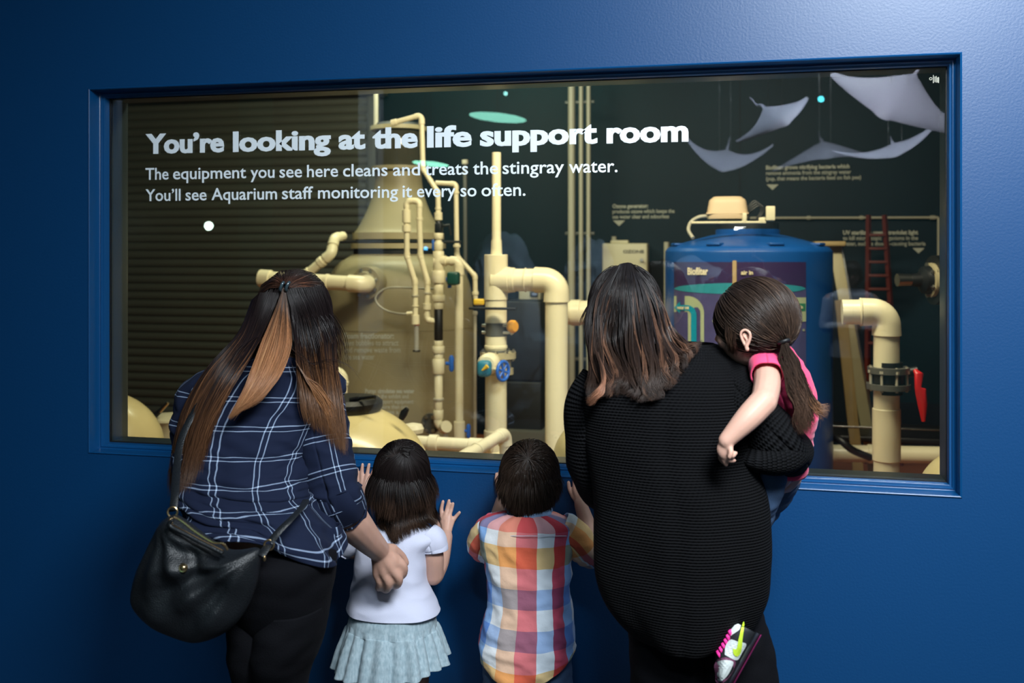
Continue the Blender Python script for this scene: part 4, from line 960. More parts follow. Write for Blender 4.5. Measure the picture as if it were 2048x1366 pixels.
# right arm with the hand resting on the girl's back
el = p(672, 1010, -.66); wr = p(757, 1100, -.475)
limb(mb, [p(632, 790, -.62), p(652, 900, -.66), el], [.046, .044, .046])
limb(mb, [el, p(700, 1040, -.62), p(735, 1078, -.54), wr], [.050, .048, .037, .030])
K = lambda *q_: [p(*a) for a in q_]
hand(mb, wr, .034, [K((792, 1118, -.445), (806, 1132, -.440), (807, 1147, -.425), (800, 1155, -.405)), K((783, 1136, -.460), (797, 1155, -.452), (796, 1168, -.435), (790, 1172, -.41)), K((768, 1145, -.462), (777, 1164, -.455), (775, 1177, -.437), (770, 1180, -.41)), K((755, 1148, -.456), (760, 1163, -.45), (759, 1173, -.433), (757, 1176, -.41)), K((786, 1098, -.43), (803, 1112, -.405), (812, 1126, -.395))], .0122, p(774, 1124, -.456), (.034, .018, .036))
# left arm, bent forward to the sill
limb(mb, [p(415, 800, -.58), p(400, 930, -.50), p(430, 950, -.28), p(470, 925, -.10)], [.045, .042, .036, .026])
hl = p(478, 922, -.06); hand(mb, p(470, 925, -.10), .026, [K((478+7*i, 915, -.05), (478+8*i, 905, -.03), (478+9*i, 897, -.02)) for i in range(4)]+[K((500, 925, -.06), (508, 915, -.045))], .0085)
for hx, kx_ in ((528, 518), (590, 556)):
    kn = p(kx_, 1370, -.80).x; limb(mb, [p(hx, 1190, -.82), Vector((kn, -.81, .50)), Vector((kn, -.83, .09))], [.062, .050, .035])
skin('body', mb, M['skin_a'], A_, .0042, 4)
face_parts(g, 1.12, A_)
def wrA(f, v, t, q_):
    k = t*t
    a = .013*nz(f*9+4, v*16, 1)*(.5+k) + .013*(1-abs(nz(f*5+v*7, v*24-f*9, 3))*2)*(.35+k*1.0) + .004*nz(f*30, v*40, 5)
    a += .005*k*math.sin(v*70+4*math.sin(f*9+1)+3*nz(f*3, v*6, 9))
    return a
rowsA = [R5(716, 512, 612, -.565, .055), R5(733, 455, 648, -.575, .085), R5(752, 402, 676, -.59, .105), R5(785, 374, 676, -.61, .125), R5(840, 362, 640, -.645, .13), R5(900, 362, 614, -.68, .125), R5(950, 366, 602, -.715, .125), R5(1000, 376, 600, -.75, .128), R5(1040, 392, 618, -.785, .135), R5(1068, 402, 652, -.80, .145), R5(1092, 420, 668, -.81, .150)]
cloth('plaid_shirt', rowsA, M['navy'], A_, 170, 170, wr=wrA, hem=lambda f: -.02+.03*math.cos(f*4*PI)-.03*max(0, math.sin((f)*2*PI)), uoff=.02)
sl = [(*p(628, 772, -.60), .052, .06), (*p(640, 815, -.62), .062, .066), (*p(648, 880, -.645), .063, .064), (*p(660, 945, -.665), .060, .060), (*p(672, 990, -.672), .060, .058), (*p(680, 1012, -.668), .057, .055)]
wrs = lambda f, v, t, q_: .007*nz(f*8, v*22, 2)+.006*(1-2*abs(nz(f*5+v*9, v*28, 7)))*(.4+t)
sv = cloth('right_sleeve', sl, M['navy'], A_, 90, 70, flat=False, wr=wrs, side=(1, 0, 0), uoff=.04, voff=.03)
cu = [(*p(671, 985, -.672), .061, .060), (*p(677, 1000, -.67), .0635, .060), (*p(688, 1020, -.645), .0590, .056), (*p(689, 1022, -.643), .052, .050)]
cloth('sleeve_cuff', cu, M['navy'], A_, 24, 70, flat=False, wr=lambda f, v, t, q_: .004*nz(f*12, v*20, 4), side=(1, 0, 0), uoff=.01, voff=.036)
sl = [(*p(426, 775, -.58), .048, .058), (*p(412, 830, -.57), .052, .06), (*p(404, 900, -.53), .050, .058), (*p(408, 945, -.45), .05, .05), (*p(425, 952, -.32), .045, .045)]
cloth('left_sleeve', sl, M['navy'], A_, 70, 60, flat=False, wr=wrs, side=(1, 0, 0))
co = MB(); limb(co, [p(505, 735, -.62), p(555, 725, -.64), p(605, 728, -.62)], [.012, .016, .012], n=10, flat=.6); obj('collar', co, M['navy'], A_)
# shirt tail knot hanging at her right side
tl = [p(640, 1075, -.70), p(668, 1070, -.72), p(672, 1100, -.74), p(664, 1122, -.745), p(655, 1108, -.74), p(648, 1095, -.73)]
cloth('shirt_tail', [(*p(650, 1050, -.75), .035, .03), (*p(655, 1075, -.75), .028, .022), (*p(661, 1098, -.75), .016, .016), (*p(663, 1119, -.75), .004, .006)], M['navy'], A_, 40, 30, wr=lambda f, v, t, q_: .005*nz(f*9, v*30, 2))
# jeans
wj = lambda f, v, t, q_: .003*nz(f*10, v*30, 2)+.004*(1-2*abs(nz(f*4, v*14+f*6, 5)))
rj = [R5(1090, 466, 624, -.805, .07), R5(1112, 464, 640, -.815, .105), R5(1150, 472, 656, -.83, .138), R5(1200, 474, 653, -.83, .132), R5(1245, 476, 646, -.825, .122), R5(1275, 484, 636, -.82, .10), R5(1295, 510, 615, -.81, .06)]
cloth('jeans', rj, M['denim_black'], A_, 60, 90, wr=wj, e=2.3)
s_ = S(560, -.83)
lg = [(*p(522, 1205, -.825), 47*s_, .106), (*p(524, 1260, -.82), 48*s_, .112), (*p(522, 1310, -.815), 46*s_, .102), (*p(522, 1370, -.81), 42*s_, .078), (p(520, 1370, -.8).x, -.80, .42, .062, .066), (p(518, 1370, -.8).x, -.82, .10, .055, .06)]
cloth('left_trouser_leg', lg, M['denim_black'], A_, 80, 50, wr=wj)
lg = [(*p(592, 1205, -.83), 56*s_, .108), (*p(582, 1260, -.83), 58*s_, .116), (*p(572, 1310, -.825), 53*s_, .110), (*p(564, 1370, -.82), 42*s_, .08), (p(556, 1370, -.8).x, -.81, .42, .062, .066), (p(560, 1370, -.8).x, -.84, .10, .055, .06)]
cloth('right_trouser_leg', lg, M['denim_black'], A_, 80, 50, wr=wj)
pk = MB(); jn = [o for o in A_.children if o.name.startswith('jeans')][0]
for pl in ([(528, 1128), (562, 1131), (564, 1165), (562, 1200), (545, 1210), (528, 1215)], [(525, 1134), (559, 1137)], [(618, 1155), (622, 1190), (616, 1210), (596, 1216)], [(568, 1100), (600, 1098), (640, 1098)]):
    L = [surf(jn, x, y) for x, y in cr(pl, 16)]; L = [q_ for q_ in L if q_ is not None]; pk.sweep(L, .0012, n=6)
obj('pocket_seams', pk, mat('grey black stitching', (.008, .008, .010), .8), A_, label='faint pocket stitching')
for x in (p(518, 1370, -.8).x, p(560, 1370, -.8).x): shoe(A_, (x, -.87, 0), (x, -.62, 0), .09, .07, M['shoe_dark'], M['sole'])
# hair
colA = cols_of((hA, (.089, .109, .100)), (p(520, 880, -.67), (.185, .15, .25)), (p(640, 850, -.63), (.065, .07, .15)))
dk, br, cp = (.010, .006, .006), (.060, .028, .014), (.30, .135, .060)
colA += GB[A_.name]
hr = Hair()
grow(hr, 3200, *skull(hA0, Rh, 1.12), Rh, (-.1, -.6, .75), lambda q_: not (q_[1] > .30 and q_[2] < .45), lambda x: 1.27, colA, dk, br, r=.0007, stiff=.86, lift=(.001, .006), wave=.0008, k=34, ends=.06)
clip = (569, 572)
# crown hair swept back into the clip
sheet(hr, [[(508, 610), (530, 582), (562, 572)], [(522, 570), (545, 562), (565, 570)], [(560, 541), (563, 555), (568, 568)], [(598, 537), (588, 552), (573, 569)], [(628, 546), (605, 556), (576, 571)], [(648, 566), (615, 564), (578, 573)], [(655, 590), (620, 578), (578, 576)]], 900, colA, (.02, .011, .008), (.05, .022, .014), lift=.012, thick=.012, len_var=.01, ombre=(.1, .9), wave=.0006, streak=(.16, .065, .035), sp=.3, flare=.001)
# dark hair under the clip falling right
sheet(hr, [[(572, 580), (585, 640), (592, 720), (600, 790), (612, 850)], [(585, 576), (610, 640), (625, 720), (640, 800), (655, 880)], [(615, 574), (640, 640), (650, 720), (662, 810), (672, 900)], [(645, 572), (664, 640), (668, 720), (676, 810), (684, 905)], [(655, 585), (668, 650), (673, 730), (683, 820), (690, 915)]], 2200, colA, dk, (.16, .070, .028), lift=.020, thick=.03, ombre=(.36, .95), len_var=.10, wave=.0015, nclump=46, flare=.005)
sheet(hr, [[(600, 740), (612, 760), (628, 790), (650, 830), (670, 880)], [(590, 720), (610, 750), (640, 775), (665, 810), (680, 850)]], 260, colA, (.10, .045, .02), (.26, .115, .045), lift=.02, thick=.012, ombre=(.1, .6), nclump=12, flare=.003)
# hair falling left
sheet(hr, [[(503, 600), (474, 670), (408, 745), (366, 830), (346, 930), (344, 995)], [(520, 585), (492, 670), (440, 745), (398, 830), (372, 930), (360, 1000)], [(540, 585), (505, 680), (458, 755), (418, 835), (392, 920), (378, 985)], [(560, 585), (520, 680), (478, 750), (440, 810), (415, 870), (400, 930)]], 3300, colA, dk, (.085, .038, .018), lift=.018, thick=.035, ombre=(.30, .8), len_var=.12, wave=.002, nclump=44, streak=(.18, .080, .036), sp=.22, flare=.006)
obj('scalp_cap', MB().ell(*skull(hA0, Rh, 1.12, .0035), Rh, 32, 22), mat('dark scalp', (.008, .005, .005), .6), A_)
hr.build('hair', A_, M['hair'])
hr = Hair()
sheet(hr, [[(566, 575), (548, 625), (520, 690), (500, 750), (478, 800), (455, 840)], [(568, 577), (558, 640), (545, 700), (520, 760), (492, 805), (462, 836)], [(570, 578), (570, 640), (566, 700), (545, 750), (512, 795), (470, 826)], [(571, 577), (580, 640), (583, 690), (566, 740), (530, 790), (488, 818)]], 1500, colA, (.045, .022, .012), cp, lift=.030, thick=.016, ombre=(.05, .45), len_var=.08, wave=.001, nclump=26, flare=.002, streak=(.42, .22, .10), sp=.25)
hr.build('ponytail', A_, M['hair'], 'copper-tipped loose tail falling from the clip')
sc_ = depth_of(571, 573, colA, .03); mbc = MB()
for dx in (-.007, .009): mbc.sweep([Vector(sc_)+Vector((dx+.004*math.sin(a), -.008*math.cos(a)-.004, .011*math.sin(a))) for a in np.linspace(-1.5, 1.5, 9)], .0042, n=10)
obj('hair_clip', mbc, mat('dark glossy clip', (.03, .05, .06), .1, coat=.6), A_)

# handbag on her hip
M['leather'] = mat('black pebbled leather', (.008, .010, .012), .40, spec=.5, bump=.7, bscale=330, bdist=.002)
YBg = -1.02; cB = p(395, 1160, YBg)
B_ = thing('handbag', 'slouchy black leather shoulder bag with brass zip hanging on the plaid shirt woman', 'handbag', cB)
out = [(338, 1032), (352, 1030), (372, 1042), (395, 1060), (425, 1082), (455, 1098), (480, 1100), (512, 1096), (522, 1108), (520, 1130), (512, 1170), (497, 1210), (478, 1240), (455, 1262), (425, 1277), (395, 1284), (372, 1281), (345, 1270), (310, 1252), (280, 1228), (266, 1205), (266, 1180), (277, 1140), (292, 1105), (308, 1072), (322, 1046)]
O = cr(out+[out[0]], 96)[:-1]; cc = np.array([392, 1165]); V = []; rings = 18; sB = S(395, YBg)
def fold(x, y):
    d1 = (x-392)*.62+(y-1165)*.78; d2 = (x-515)*.72+(y-1108)*.70
    r1 = math.hypot(x-512, y-1108); ang = math.atan2(y-1108, x-512)
    h = .010*math.sin(ang*13)*min(1, r1/120)*math.exp(-(r1/210)**2)*1.2
    r2 = math.hypot(x-335, y-1040); h += .006*math.sin(math.atan2(y-1040, x-335)*12+1)*min(1, r2/90)
    h += .005*nz(x*.018, y*.018, 3)+.0018*nz(x*.06, y*.06, 8)
    h += -.012*math.exp(-((x-408-8*math.sin(y*.08))/7)**2)*math.exp(-((y-1112)/26)**2)
    h += .008*math.exp(-((x-365)/34)**2-((y-1110)/26)**2)
    return h
for sd in (-1, 1):
    for i in range(rings+1):
        t = i/rings
        for x, y in O:
            X = cc[0]+(x-cc[0])*t; Yp_ = cc[1]+(y-cc[1])*t
            hgt = .052*(1-t**3.2)**.62+.006
            q_ = p(X, Yp_, YBg); off = hgt+(fold(X, Yp_)*(1-t**6) if sd < 0 else 0)
            V.append(Vector((q_.x, YBg+sd*off*(1 if sd < 0 else .7), q_.z)))
nO = len(O); F = []
for sdi in range(2):
    b0 = sdi*(rings+1)*nO
    for i in range(rings):
        for k in range(nO): F.append((b0+i*nO+k, b0+i*nO+(k+1) % nO, b0+(i+1)*nO+(k+1) % nO, b0+(i+1)*nO+k))
for k in range(nO): F.append((rings*nO+k, rings*nO+(k+1) % nO, (2*rings+1)*nO+(k+1) % nO, (2*rings+1)*nO+k))
me_ = MB().add(V, F); obj('bag_body', me_, M['leather'], B_, angle=80)
zl = [(345, 1036), (339, 1044), (346, 1052), (370, 1064), (400, 1080), (428, 1094), (446, 1103)]
zz = [p(x, y, YBg-.035-.012*min(1, i/3)) for i, (x, y) in enumerate(zl)]; obj('zip', MB().sweep([Vector(a) for a in cr(zz, 50)], [.0028+.0009*(i % 2) for i in range(50)], n=8), M['brass'], B_)
zz = [p(x, y, YBg-.045) for x, y in [(347, 1034), (362, 1041), (392, 1064), (425, 1084), (446, 1087), (456, 1100)]]; obj('zip', MB().sweep([Vector(a) for a in cr(zz, 50)], [.0022+.0008*(i % 2) for i in range(50)], n=8), M['brass'], B_)
obj('zip_piping', MB().sweep([Vector(a) for a in cr([p(x, y+4, YBg-.052) for x, y in zl], 40)], .0045, n=10), M['leather'], B_)
sn = p(366, 1136, YBg-.066)
obj('snap_button', MB().lathe([(0, -.003), (.0095, -.003), (.0098, .0), (.0085, .0025), (.0055, .002), (.004, .0035), (0, .004)], sn, (.1, -1, .15), 28), M['brass'], B_)
stl = [p(347, 1030, YBg), p(349, 1000, YBg+.0), p(352, 950, -.93), p(358, 900, -.86), p(372, 850, -.80), p(410, 790, -.765), p(455, 745, -.70), p(470, 715, -.58), p(440, 745, -.45), p(420, 850, -.42), p(470, 1000, -.58), p(600, 1010, -.66)]
def strap(name, pts, wd):
    A = cr([tuple(q_) for q_ in pts], 60); mbs = MB(); mbs.sweep([Vector(a) for a in A], [wd]*60, [.0022]*60, n=8, side=(1, 0, 0)); return obj(name, mbs, M['leather'], B_)
strap('strap', [p(346, 1022, YBg+.01), p(350, 985, -.98), p(354, 930, -.90), p(362, 880, -.845), p(385, 830, -.80), p(425, 775, -.775), p(465, 735, -.70), p(490, 712, -.60)], .0095)
strap('strap', [p(540, 1085, YBg+.02), p(560, 1060, -.985), p(585, 1035, -.95), p(606, 1012, -.88), p(612, 1000, -.80)], .0085)
for x, y, yy in ((345, 1024, YBg), (538, 1090, YBg+.02)):
    q_ = p(x, y, yy); obj('ring', MB().torus(q_, .0105, .0024, (.3, -1, .1), 24, 8), M['brass'], B_)
obj('strap_tab', MB().sweep([p(520, 1112, YBg-.01), p(528, 1102, YBg), p(537, 1090, YBg+.02)], [.012, .011, .009], [.003]*3, n=8, side=(1, 0, 0)), M['leather'], B_)
obj('rivet', MB().ell(p(529, 1117, YBg-.02), (.003, .003, .0065)), M['brass'], B_)

KT[:] = [1060, 1160]
# ================================================================== girl in the white tee shirt
M['tee'] = mat('white jersey', (.58, .60, .74), .85, bump=.25, bscale=500, sheen=.1)
def melange(name, c0, c1):
    m = mat(name, c0, .9, sheen=.1); n = N(m); tc = n.new('ShaderNodeTexCoord'); t1 = n.new('ShaderNodeTexNoise'); t1.inputs['Scale'].default_value = 160; t1.inputs['Detail'].default_value = 5
    mp = n.new('ShaderNodeMapping'); mp.inputs['Scale'].default_value = (1, 1, .35); n.link(tc.outputs['Object'], mp.inputs[0]); n.link(mp.outputs[0], t1.inputs['Vector'])
    n.link(n.mix(n.math('MULTIPLY', n.math('SUBTRACT', t1.outputs[0], .3), 2.2, clamp=True), c0, c1), n.b.inputs['Base Color']); return m
M['skirt'] = melange('blue grey melange jersey', (.26, .36, .41), (.44, .55, .60))
G_ = thing('person', 'small girl in a white tee shirt and grey skirt, both hands on the blue wall', 'person', (P(795, 1200, -.25).x, -.25, 0))
hG = p(803, 942, -.225)
mb = MB(); hG0 = hcentre(hG, frame((.05, 1, .12)), .93); Rg, g = head(mb, hG0, (.05, 1, .12), .93, kid=True); face_parts(g, .93, G_)
limb(mb, [hG0+Vector((0, -.015, -.05)), p(802, 1062, -.25)], [.036, .042])
def torso(mb, rows, k=.93, n_=26, m_=20):
    A = cr(rows, m_); V = []
    for a in A: V += [Vector((a[0]+a[3]*k*math.cos(2*PI*j/n_), a[1]+a[4]*k*math.sin(2*PI*j/n_), a[2])) for j in range(n_)]
    mb.add(V, [(i*n_+j, i*n_+(j+1) % n_, (i+1)*n_+(j+1) % n_, (i+1)*n_+j) for i in range(m_-1) for j in range(n_)]+[tuple(range(n_)), tuple((m_-1)*n_+j for j in range(n_))])
tG = [R5(1058, 765, 845, -.25, .04), R5(1075, 740, 866, -.25, .06), R5(1110, 728, 852, -.255, .072), R5(1180, 722, 846, -.27, .075), R5(1245, 715, 862, -.285, .082), R5(1300, 715, 862, -.285, .08)]
torso(mb, tG, .9)
el = p(867, 1150, -.225)
limb(mb, [p(858, 1078, -.25), p(866, 1110, -.245), el], [.030, .031, .030]); limb(mb, [el, p(881, 1120, -.15), p(893, 1072, -.052)], [.030, .027, .0195])
Yw_ = -.013
hand(mb, p(893, 1072, -.050), .021, [K((884, 1032, -.016), (883, 1018, Yw_), (886, 1003, Yw_)), K((892, 1028, -.018), (895, 1014, Yw_), (898, 1001, Yw_)), K((899, 1030, -.018), (903, 1018, Yw_), (906, 1007, Yw_)), K((905, 1042, -.018), (912, 1033, Yw_), (919, 1025, Yw_)), K((878, 1052, -.020), (872, 1042, -.016), (869, 1033, Yw_))], .0066, p(893, 1046, -.024), (.022, .011, .026))
el = p(706, 1085, -.20)
limb(mb, [p(740, 1080, -.25), p(708, 1098, -.235), el], [.030, .030, .029]); limb(mb, [el, p(716, 1045, -.11), p(725, 1002, -.045)], [.028, .025, .019])
hand(mb, p(725, 1002, -.045), .020, [K((717, 966, -.018), (715, 952, Yw_), (714, 938, Yw_)), K((724, 962, -.018), (724, 944, Yw_), (725, 929, Yw_)), K((732, 962, -.018), (735, 945, Yw_), (738, 929, Yw_)), K((739, 966, -.018), (744, 950, Yw_), (748, 938, Yw_)), K((742, 985, -.02), (750, 975, Yw_), (756, 966, Yw_))], .0066, p(727, 980, -.022), (.021, .011, .026))
for sx in (-.055, .055):
    q_ = p(790, 1300, -.28); limb(mb, [Vector((q_.x+sx, -.28, .42)), Vector((q_.x+sx, -.27, .24)), Vector((q_.x+sx, -.28, .05))], [.048, .036, .024]); shoe(G_, (q_.x+sx, -.32, 0), (q_.x+sx, -.16, 0), .06, .05, M['tee'], M['sole'])
skin('body', mb, M['skin_c'], G_, .0028, 4)
def wrG(f, v, t, q_):
    return .0035*nz(f*8, v*18, 2)+.0035*(1-2*abs(nz(f*5+v*6, v*16-f*6, 4)))*(.3+t)+.004*max(0, t-.55)*math.sin(v*95+3*math.sin(f*8)+2.5*nz(f*4, v*5, 6))
tee = [R5(1052, 772, 842, -.25, .045), R5(1060, 748, 862, -.25, .062), R5(1074, 728, 874, -.25, .075), R5(1100, 722, 858, -.255, .084), R5(1140, 718, 850, -.262, .088), R5(1180, 714, 848, -.27, .09), R5(1210, 708, 856, -.277, .094), R5(1232, 703, 868, -.284, .099), R5(1248, 702, 873, -.288, .102)]
cloth('tee_shirt', tee, M['tee'], G_, 120, 110, wr=wrG)
cloth('right_sleeve', [(*p(852, 1068, -.25), .036, .04), (*p(864, 1080, -.25), .040, .042), (*p(868, 1093, -.247), .041, .041), (*p(869, 1101, -.247), .041, .040)], M['tee'], G_, 40, 50, flat=False, side=(1, 0, 0), wr=lambda f, v, t, q_: .003*nz(f*8, v*40, 3))
cloth('left_sleeve', [(*p(744, 1068, -.25), .036, .04), (*p(722, 1078, -.247), .038, .04), (*p(700, 1088, -.24), .038, .038), (*p(694, 1090, -.235), .037, .037)], M['tee'], G_, 40, 50, flat=False, side=(0, 0, 1), wr=lambda f, v, t, q_: .003*nz(f*8, v*40, 3))
def wrK(f, v, t, q_): 
    k = max(0, (t-.28)/.72); return k**.6*.007*math.sin(f*2*PI*22+3*nz(f*3, v*2, 1))+k*.008*math.sin(f*2*PI*9+1.5+2*nz(f*4, v*3, 5))+.0015*nz(f*30, v*60, 2)
sk = [R5(1240, 709, 866, -.286, .098), R5(1262, 706, 866, -.288, .102), R5(1284, 703, 868, -.29, .106), R5(1288, 702, 870, -.29, .108), R5(1330, 690, 882, -.29, .122), R5(1380, 678, 890, -.29, .134)]
cloth('skirt', sk, M['skirt'], G_, 90, 220, wr=wrK, hem=lambda f: .03*max(0, math.sin(f*2*PI)))
dkg, tpg = (.011, .0075, .007), (.055, .030, .019)
colG = cols_of((hG, (.073, .090, .083)), (p(800, 1150, -.262), (.098, .086, .135)), (p(735, 1090, -.25), (.035, .045, .04)), (p(862, 1090, -.25), (.035, .045, .04)))
hr = Hair()
colG += GB[G_.name]
zg = lambda x: 1.6-(1040-8*abs((x-hG.x)/.05)**1.3-502)*S(800, -.3)
grow(hr, 6500, *skull(hG0, Rg, .93), Rg, (.03, -.62, .78), lambda q_: not (q_[1] > .35 and q_[2] < .35) and q_[2] > -.75, zg, colG, dkg, tpg, r=.00062, k=38, stiff=.80, lift=(.001, .006), wave=.0012, ends=.03, step=.010, nclump=70)
sheet(hr, [[(800, 905), (765, 930), (748, 985), (752, 1030), (762, 1060)], [(803, 910), (783, 950), (770, 1010), (772, 1055), (786, 1085)], [(808, 915), (803, 960), (792, 1020), (790, 1060), (795, 1090)], [(815, 915), (822, 960), (822, 1010), (816, 1045), (822, 1074)], [(820, 910), (842, 950), (850, 1000), (855, 1035), (875, 1052)], [(820, 900), (855, 925), (866, 975), (870, 1015), (884, 1040)]], 3600, colG, dkg, tpg, lift=.021, thick=.018, ombre=(.5, 1.0), len_var=.09, wave=.0022, nclump=34, flare=.004)
obj('scalp_cap', MB().ell(*skull(hG0, Rg, .93, .0035), Rg, 32, 22), mat('scalp brown', (.02, .013, .011), .6), G_)
hr.build('hair', G_, M['hair'])

# ================================================================== boy in the madras shirt
def madras():
    m = mat('madras check cotton', (.7, .7, .7), .85, sheen=.05); n = N(m); uv = n.new('ShaderNodeUVMap'); uv.uv_map = 'UVMap'; sep = n.new('ShaderNodeSeparateXYZ'); n.link(uv.outputs[0], sep.inputs[0])
    def ramp(s, per, off, cols):
        x = n.math('FRACT', n.math('ADD', n.math('DIVIDE', s, per), off)); r = n.new('ShaderNodeValToRGB'); r.color_ramp.interpolation = 'CONSTANT'
        e = r.color_ramp.elements
        while len(e) < len(cols): e.new(.5)
        for i, c in enumerate(cols): e[i].position = i/len(cols); e[i].color = (*c, 1)
        n.link(x, r.inputs[0]); return r.outputs[0]
    blue, white, peach, rose, ltb, wine = (.25, .45, .80), (.80, .82, .84), (.80, .52, .36), (.72, .18, .20), (.72, .80, .88), (.55, .07, .13)
    U = ramp(sep.outputs[0], .235, .524, [white, blue, white, peach, rose, ltb, wine, blue][:6] and [blue, white, peach, rose, ltb, wine])
    W_, BL, OR = (1, 1, 1), (.42, .58, .88), (1.0, .62, .22)
    Vv = ramp(sep.outputs[1], .322, .79, [OR, W_, BL, W_, BL, W_]); Vv = n.mix(n.math('LESS_THAN', sep.outputs[1], .032), Vv, (.95, .42, .42))
    c = n.mix(.92, U, Vv, 'MULTIPLY'); n.link(c, n.b.inputs['Base Color'])
    w_ = n.new('ShaderNodeTexNoise'); w_.inputs['Scale'].default_value = 14; w_.inputs['Detail'].default_value = 6; tc = n.new('ShaderNodeTexCoord'); n.link(tc.outputs['Object'], w_.inputs['Vector'])
    bp = n.new('ShaderNodeBump'); bp.inputs['Strength'].default_value = .5; bp.inputs['Distance'].default_value = .012; n.link(w_.outputs[0], bp.inputs['Height']); n.link(bp.outputs[0], n.b.inputs['Normal'])
    return m
M['madras'] = madras(); M['collar_blue'] = mat('pale blue collar cotton', (.25, .42, .68), .85); M['jeans_blue'] = mat('blue denim', (.05, .10, .20), .85, bump=.4, bscale=300, var=.3, vscale=30)
Bo = thing('person', 'small boy in a bright checked shirt looking through the window', 'person', (P(1055, 1200, -.28).x, -.28, 0))
hB = p(1059, 947, -.25)
mb = MB(); hB0 = hcentre(hB, frame((-.02, 1, .10)), .97); Rb, g = head(mb, hB0, (-.02, 1, .10), .97, kid=True); face_parts(g, .97, Bo)
limb(mb, [hB0+Vector((0, -.02, -.045)), p(1058, 1045, -.275)], [.040, .044])
tB = [R5(1035, 1010, 1105, -.275, .04), R5(1050, 975, 1140, -.275, .06), R5(1090, 975, 1135, -.28, .075), R5(1180, 985, 1130, -.29, .078), R5(1300, 980, 1135, -.295, .085), R5(1380, 985, 1130, -.295, .085)]
torso(mb, tB, .88)
el = p(980, 1095, -.15); limb(mb, [p(985, 1060, -.275), p(968, 1092, -.22), el], [.031, .030, .028]); limb(mb, [el, p(990, 1050, -.10), p(1004, 1000, -.045)], [.027, .024, .019])
hand(mb, p(1004, 1000, -.045), .020, [K((996, 972, -.02), (993, 960, -.014), (993, 948, Yw_)), K((1002, 968, -.02), (1000, 954, -.014), (1000, 940, Yw_)), K((1009, 968, -.02), (1008, 953, -.014), (1008, 938, Yw_)), K((1016, 972, -.02), (1017, 958, -.014), (1018, 945, Yw_)), K((1020, 988, -.02), (1028, 978, -.015))], .0066, p(1006, 985, -.025), (.020, .011, .025))
el = p(1184, 1100, -.175); limb(mb, [p(1138, 1066, -.275), p(1164, 1092, -.235), el], [.031, .031, .029]); limb(mb, [el, p(1176, 1055, -.11), p(1161, 1008, -.048)], [.029, .025, .0195])
hand(mb, p(1161, 1008, -.048), .021, [K((1150, 980, -.022), (1149, 966, Yw_), (1150, 952, Yw_)), K((1158, 974, -.02), (1160, 958, Yw_), (1162, 944, Yw_)), K((1166, 976, -.02), (1170, 961, Yw_), (1173, 948, Yw_)), K((1172, 984, -.02), (1179, 972, Yw_), (1184, 962, Yw_)), K((1146, 992, -.022), (1139, 978, -.016), (1137, 965, Yw_))], .0068, p(1160, 990, -.025), (.023, .011, .024))
for sx in (-.055, .055):
    q_ = p(1055, 1300, -.29); limb(mb, [Vector((q_.x+sx, -.29, .42)), Vector((q_.x+sx, -.28, .24)), Vector((q_.x+sx, -.29, .05))], [.048, .036, .024])
skin('body', mb, M['skin_c'], Bo, .0028, 4)
def wrB(f, v, t, q_):
    return .004*nz(f*9, v*22, 2)+.006*(1-2*abs(nz(f*7+v*5, v*14-f*8, 4)))+.0035*math.exp(-(f/.12)**2)*math.sin(f*2*PI*14)*max(0, .35-t)*3+.002*nz(f*26, v*50, 8)
rb = [R5(1027, 1016, 1096, -.272, .046), R5(1034, 990, 1120, -.275, .062), R5(1045, 968, 1140, -.275, .078), R5(1070, 966, 1142, -.278, .088), R5(1110, 970, 1140, -.283, .092), R5(1160, 978, 1136, -.288, .094), R5(1210, 982, 1134, -.292, .096), R5(1260, 978, 1138, -.296, .100), R5(1310, 966, 1143, -.30, .106), R5(1345, 964, 1144, -.302, .108), R5(1368, 966, 1141, -.302, .108)]
cloth('checked_shirt', rb, M['madras'], Bo, 160, 140, wr=wrB, hem=lambda f: .030*(1-math.cos(f*4*PI))*.5*2-.012, uref=.62, uoff=0, voff=.0)
ws = lambda f, v, t, q_: .003*nz(f*9, v*30, 2)+.004*(1-2*abs(nz(f*5, v*30, 4)))
cloth('left_sleeve', [(*p(992, 1052, -.275), .036, .042), (*p(972, 1070, -.26), .042, .044), (*p(966, 1090, -.23), .042, .042), (*p(972, 1100, -.20), .038, .036)], M['madras'], Bo, 50, 50, flat=False, side=(1, 0, 0), wr=ws, uoff=.15, uref=.3, voff=.04)
cloth('right_sleeve', [(*p(1120, 1052, -.275), .038, .042), (*p(1146, 1070, -.265), .042, .044), (*p(1164, 1092, -.24), .042, .042), (*p(1178, 1104, -.20), .040, .039), (*p(1184, 1108, -.18), .039, .037)], M['madras'], Bo, 60, 50, flat=False, side=(1, 0, 0), wr=ws, uoff=.1, uref=.3, voff=.04)
co = MB(); limb(co, [p(1015, 1020, -.24), p(1022, 1030, -.285), p(1058, 1036, -.315), p(1094, 1030, -.285), p(1100, 1020, -.24)], [.009, .012, .013, .012, .009], n=10, flat=.6); obj('collar', co, M['collar_blue'], Bo)
sm_ = MB()
ym = [p(x, 1072, -.28-.091*math.sqrt(max(0, 1-((x-1055)/88)**2))-.003) for x in np.linspace(972, 1138, 14)]; sm_.sweep(ym, .0009, n=6); obj('yoke_seam', sm_, M['tee'], Bo)
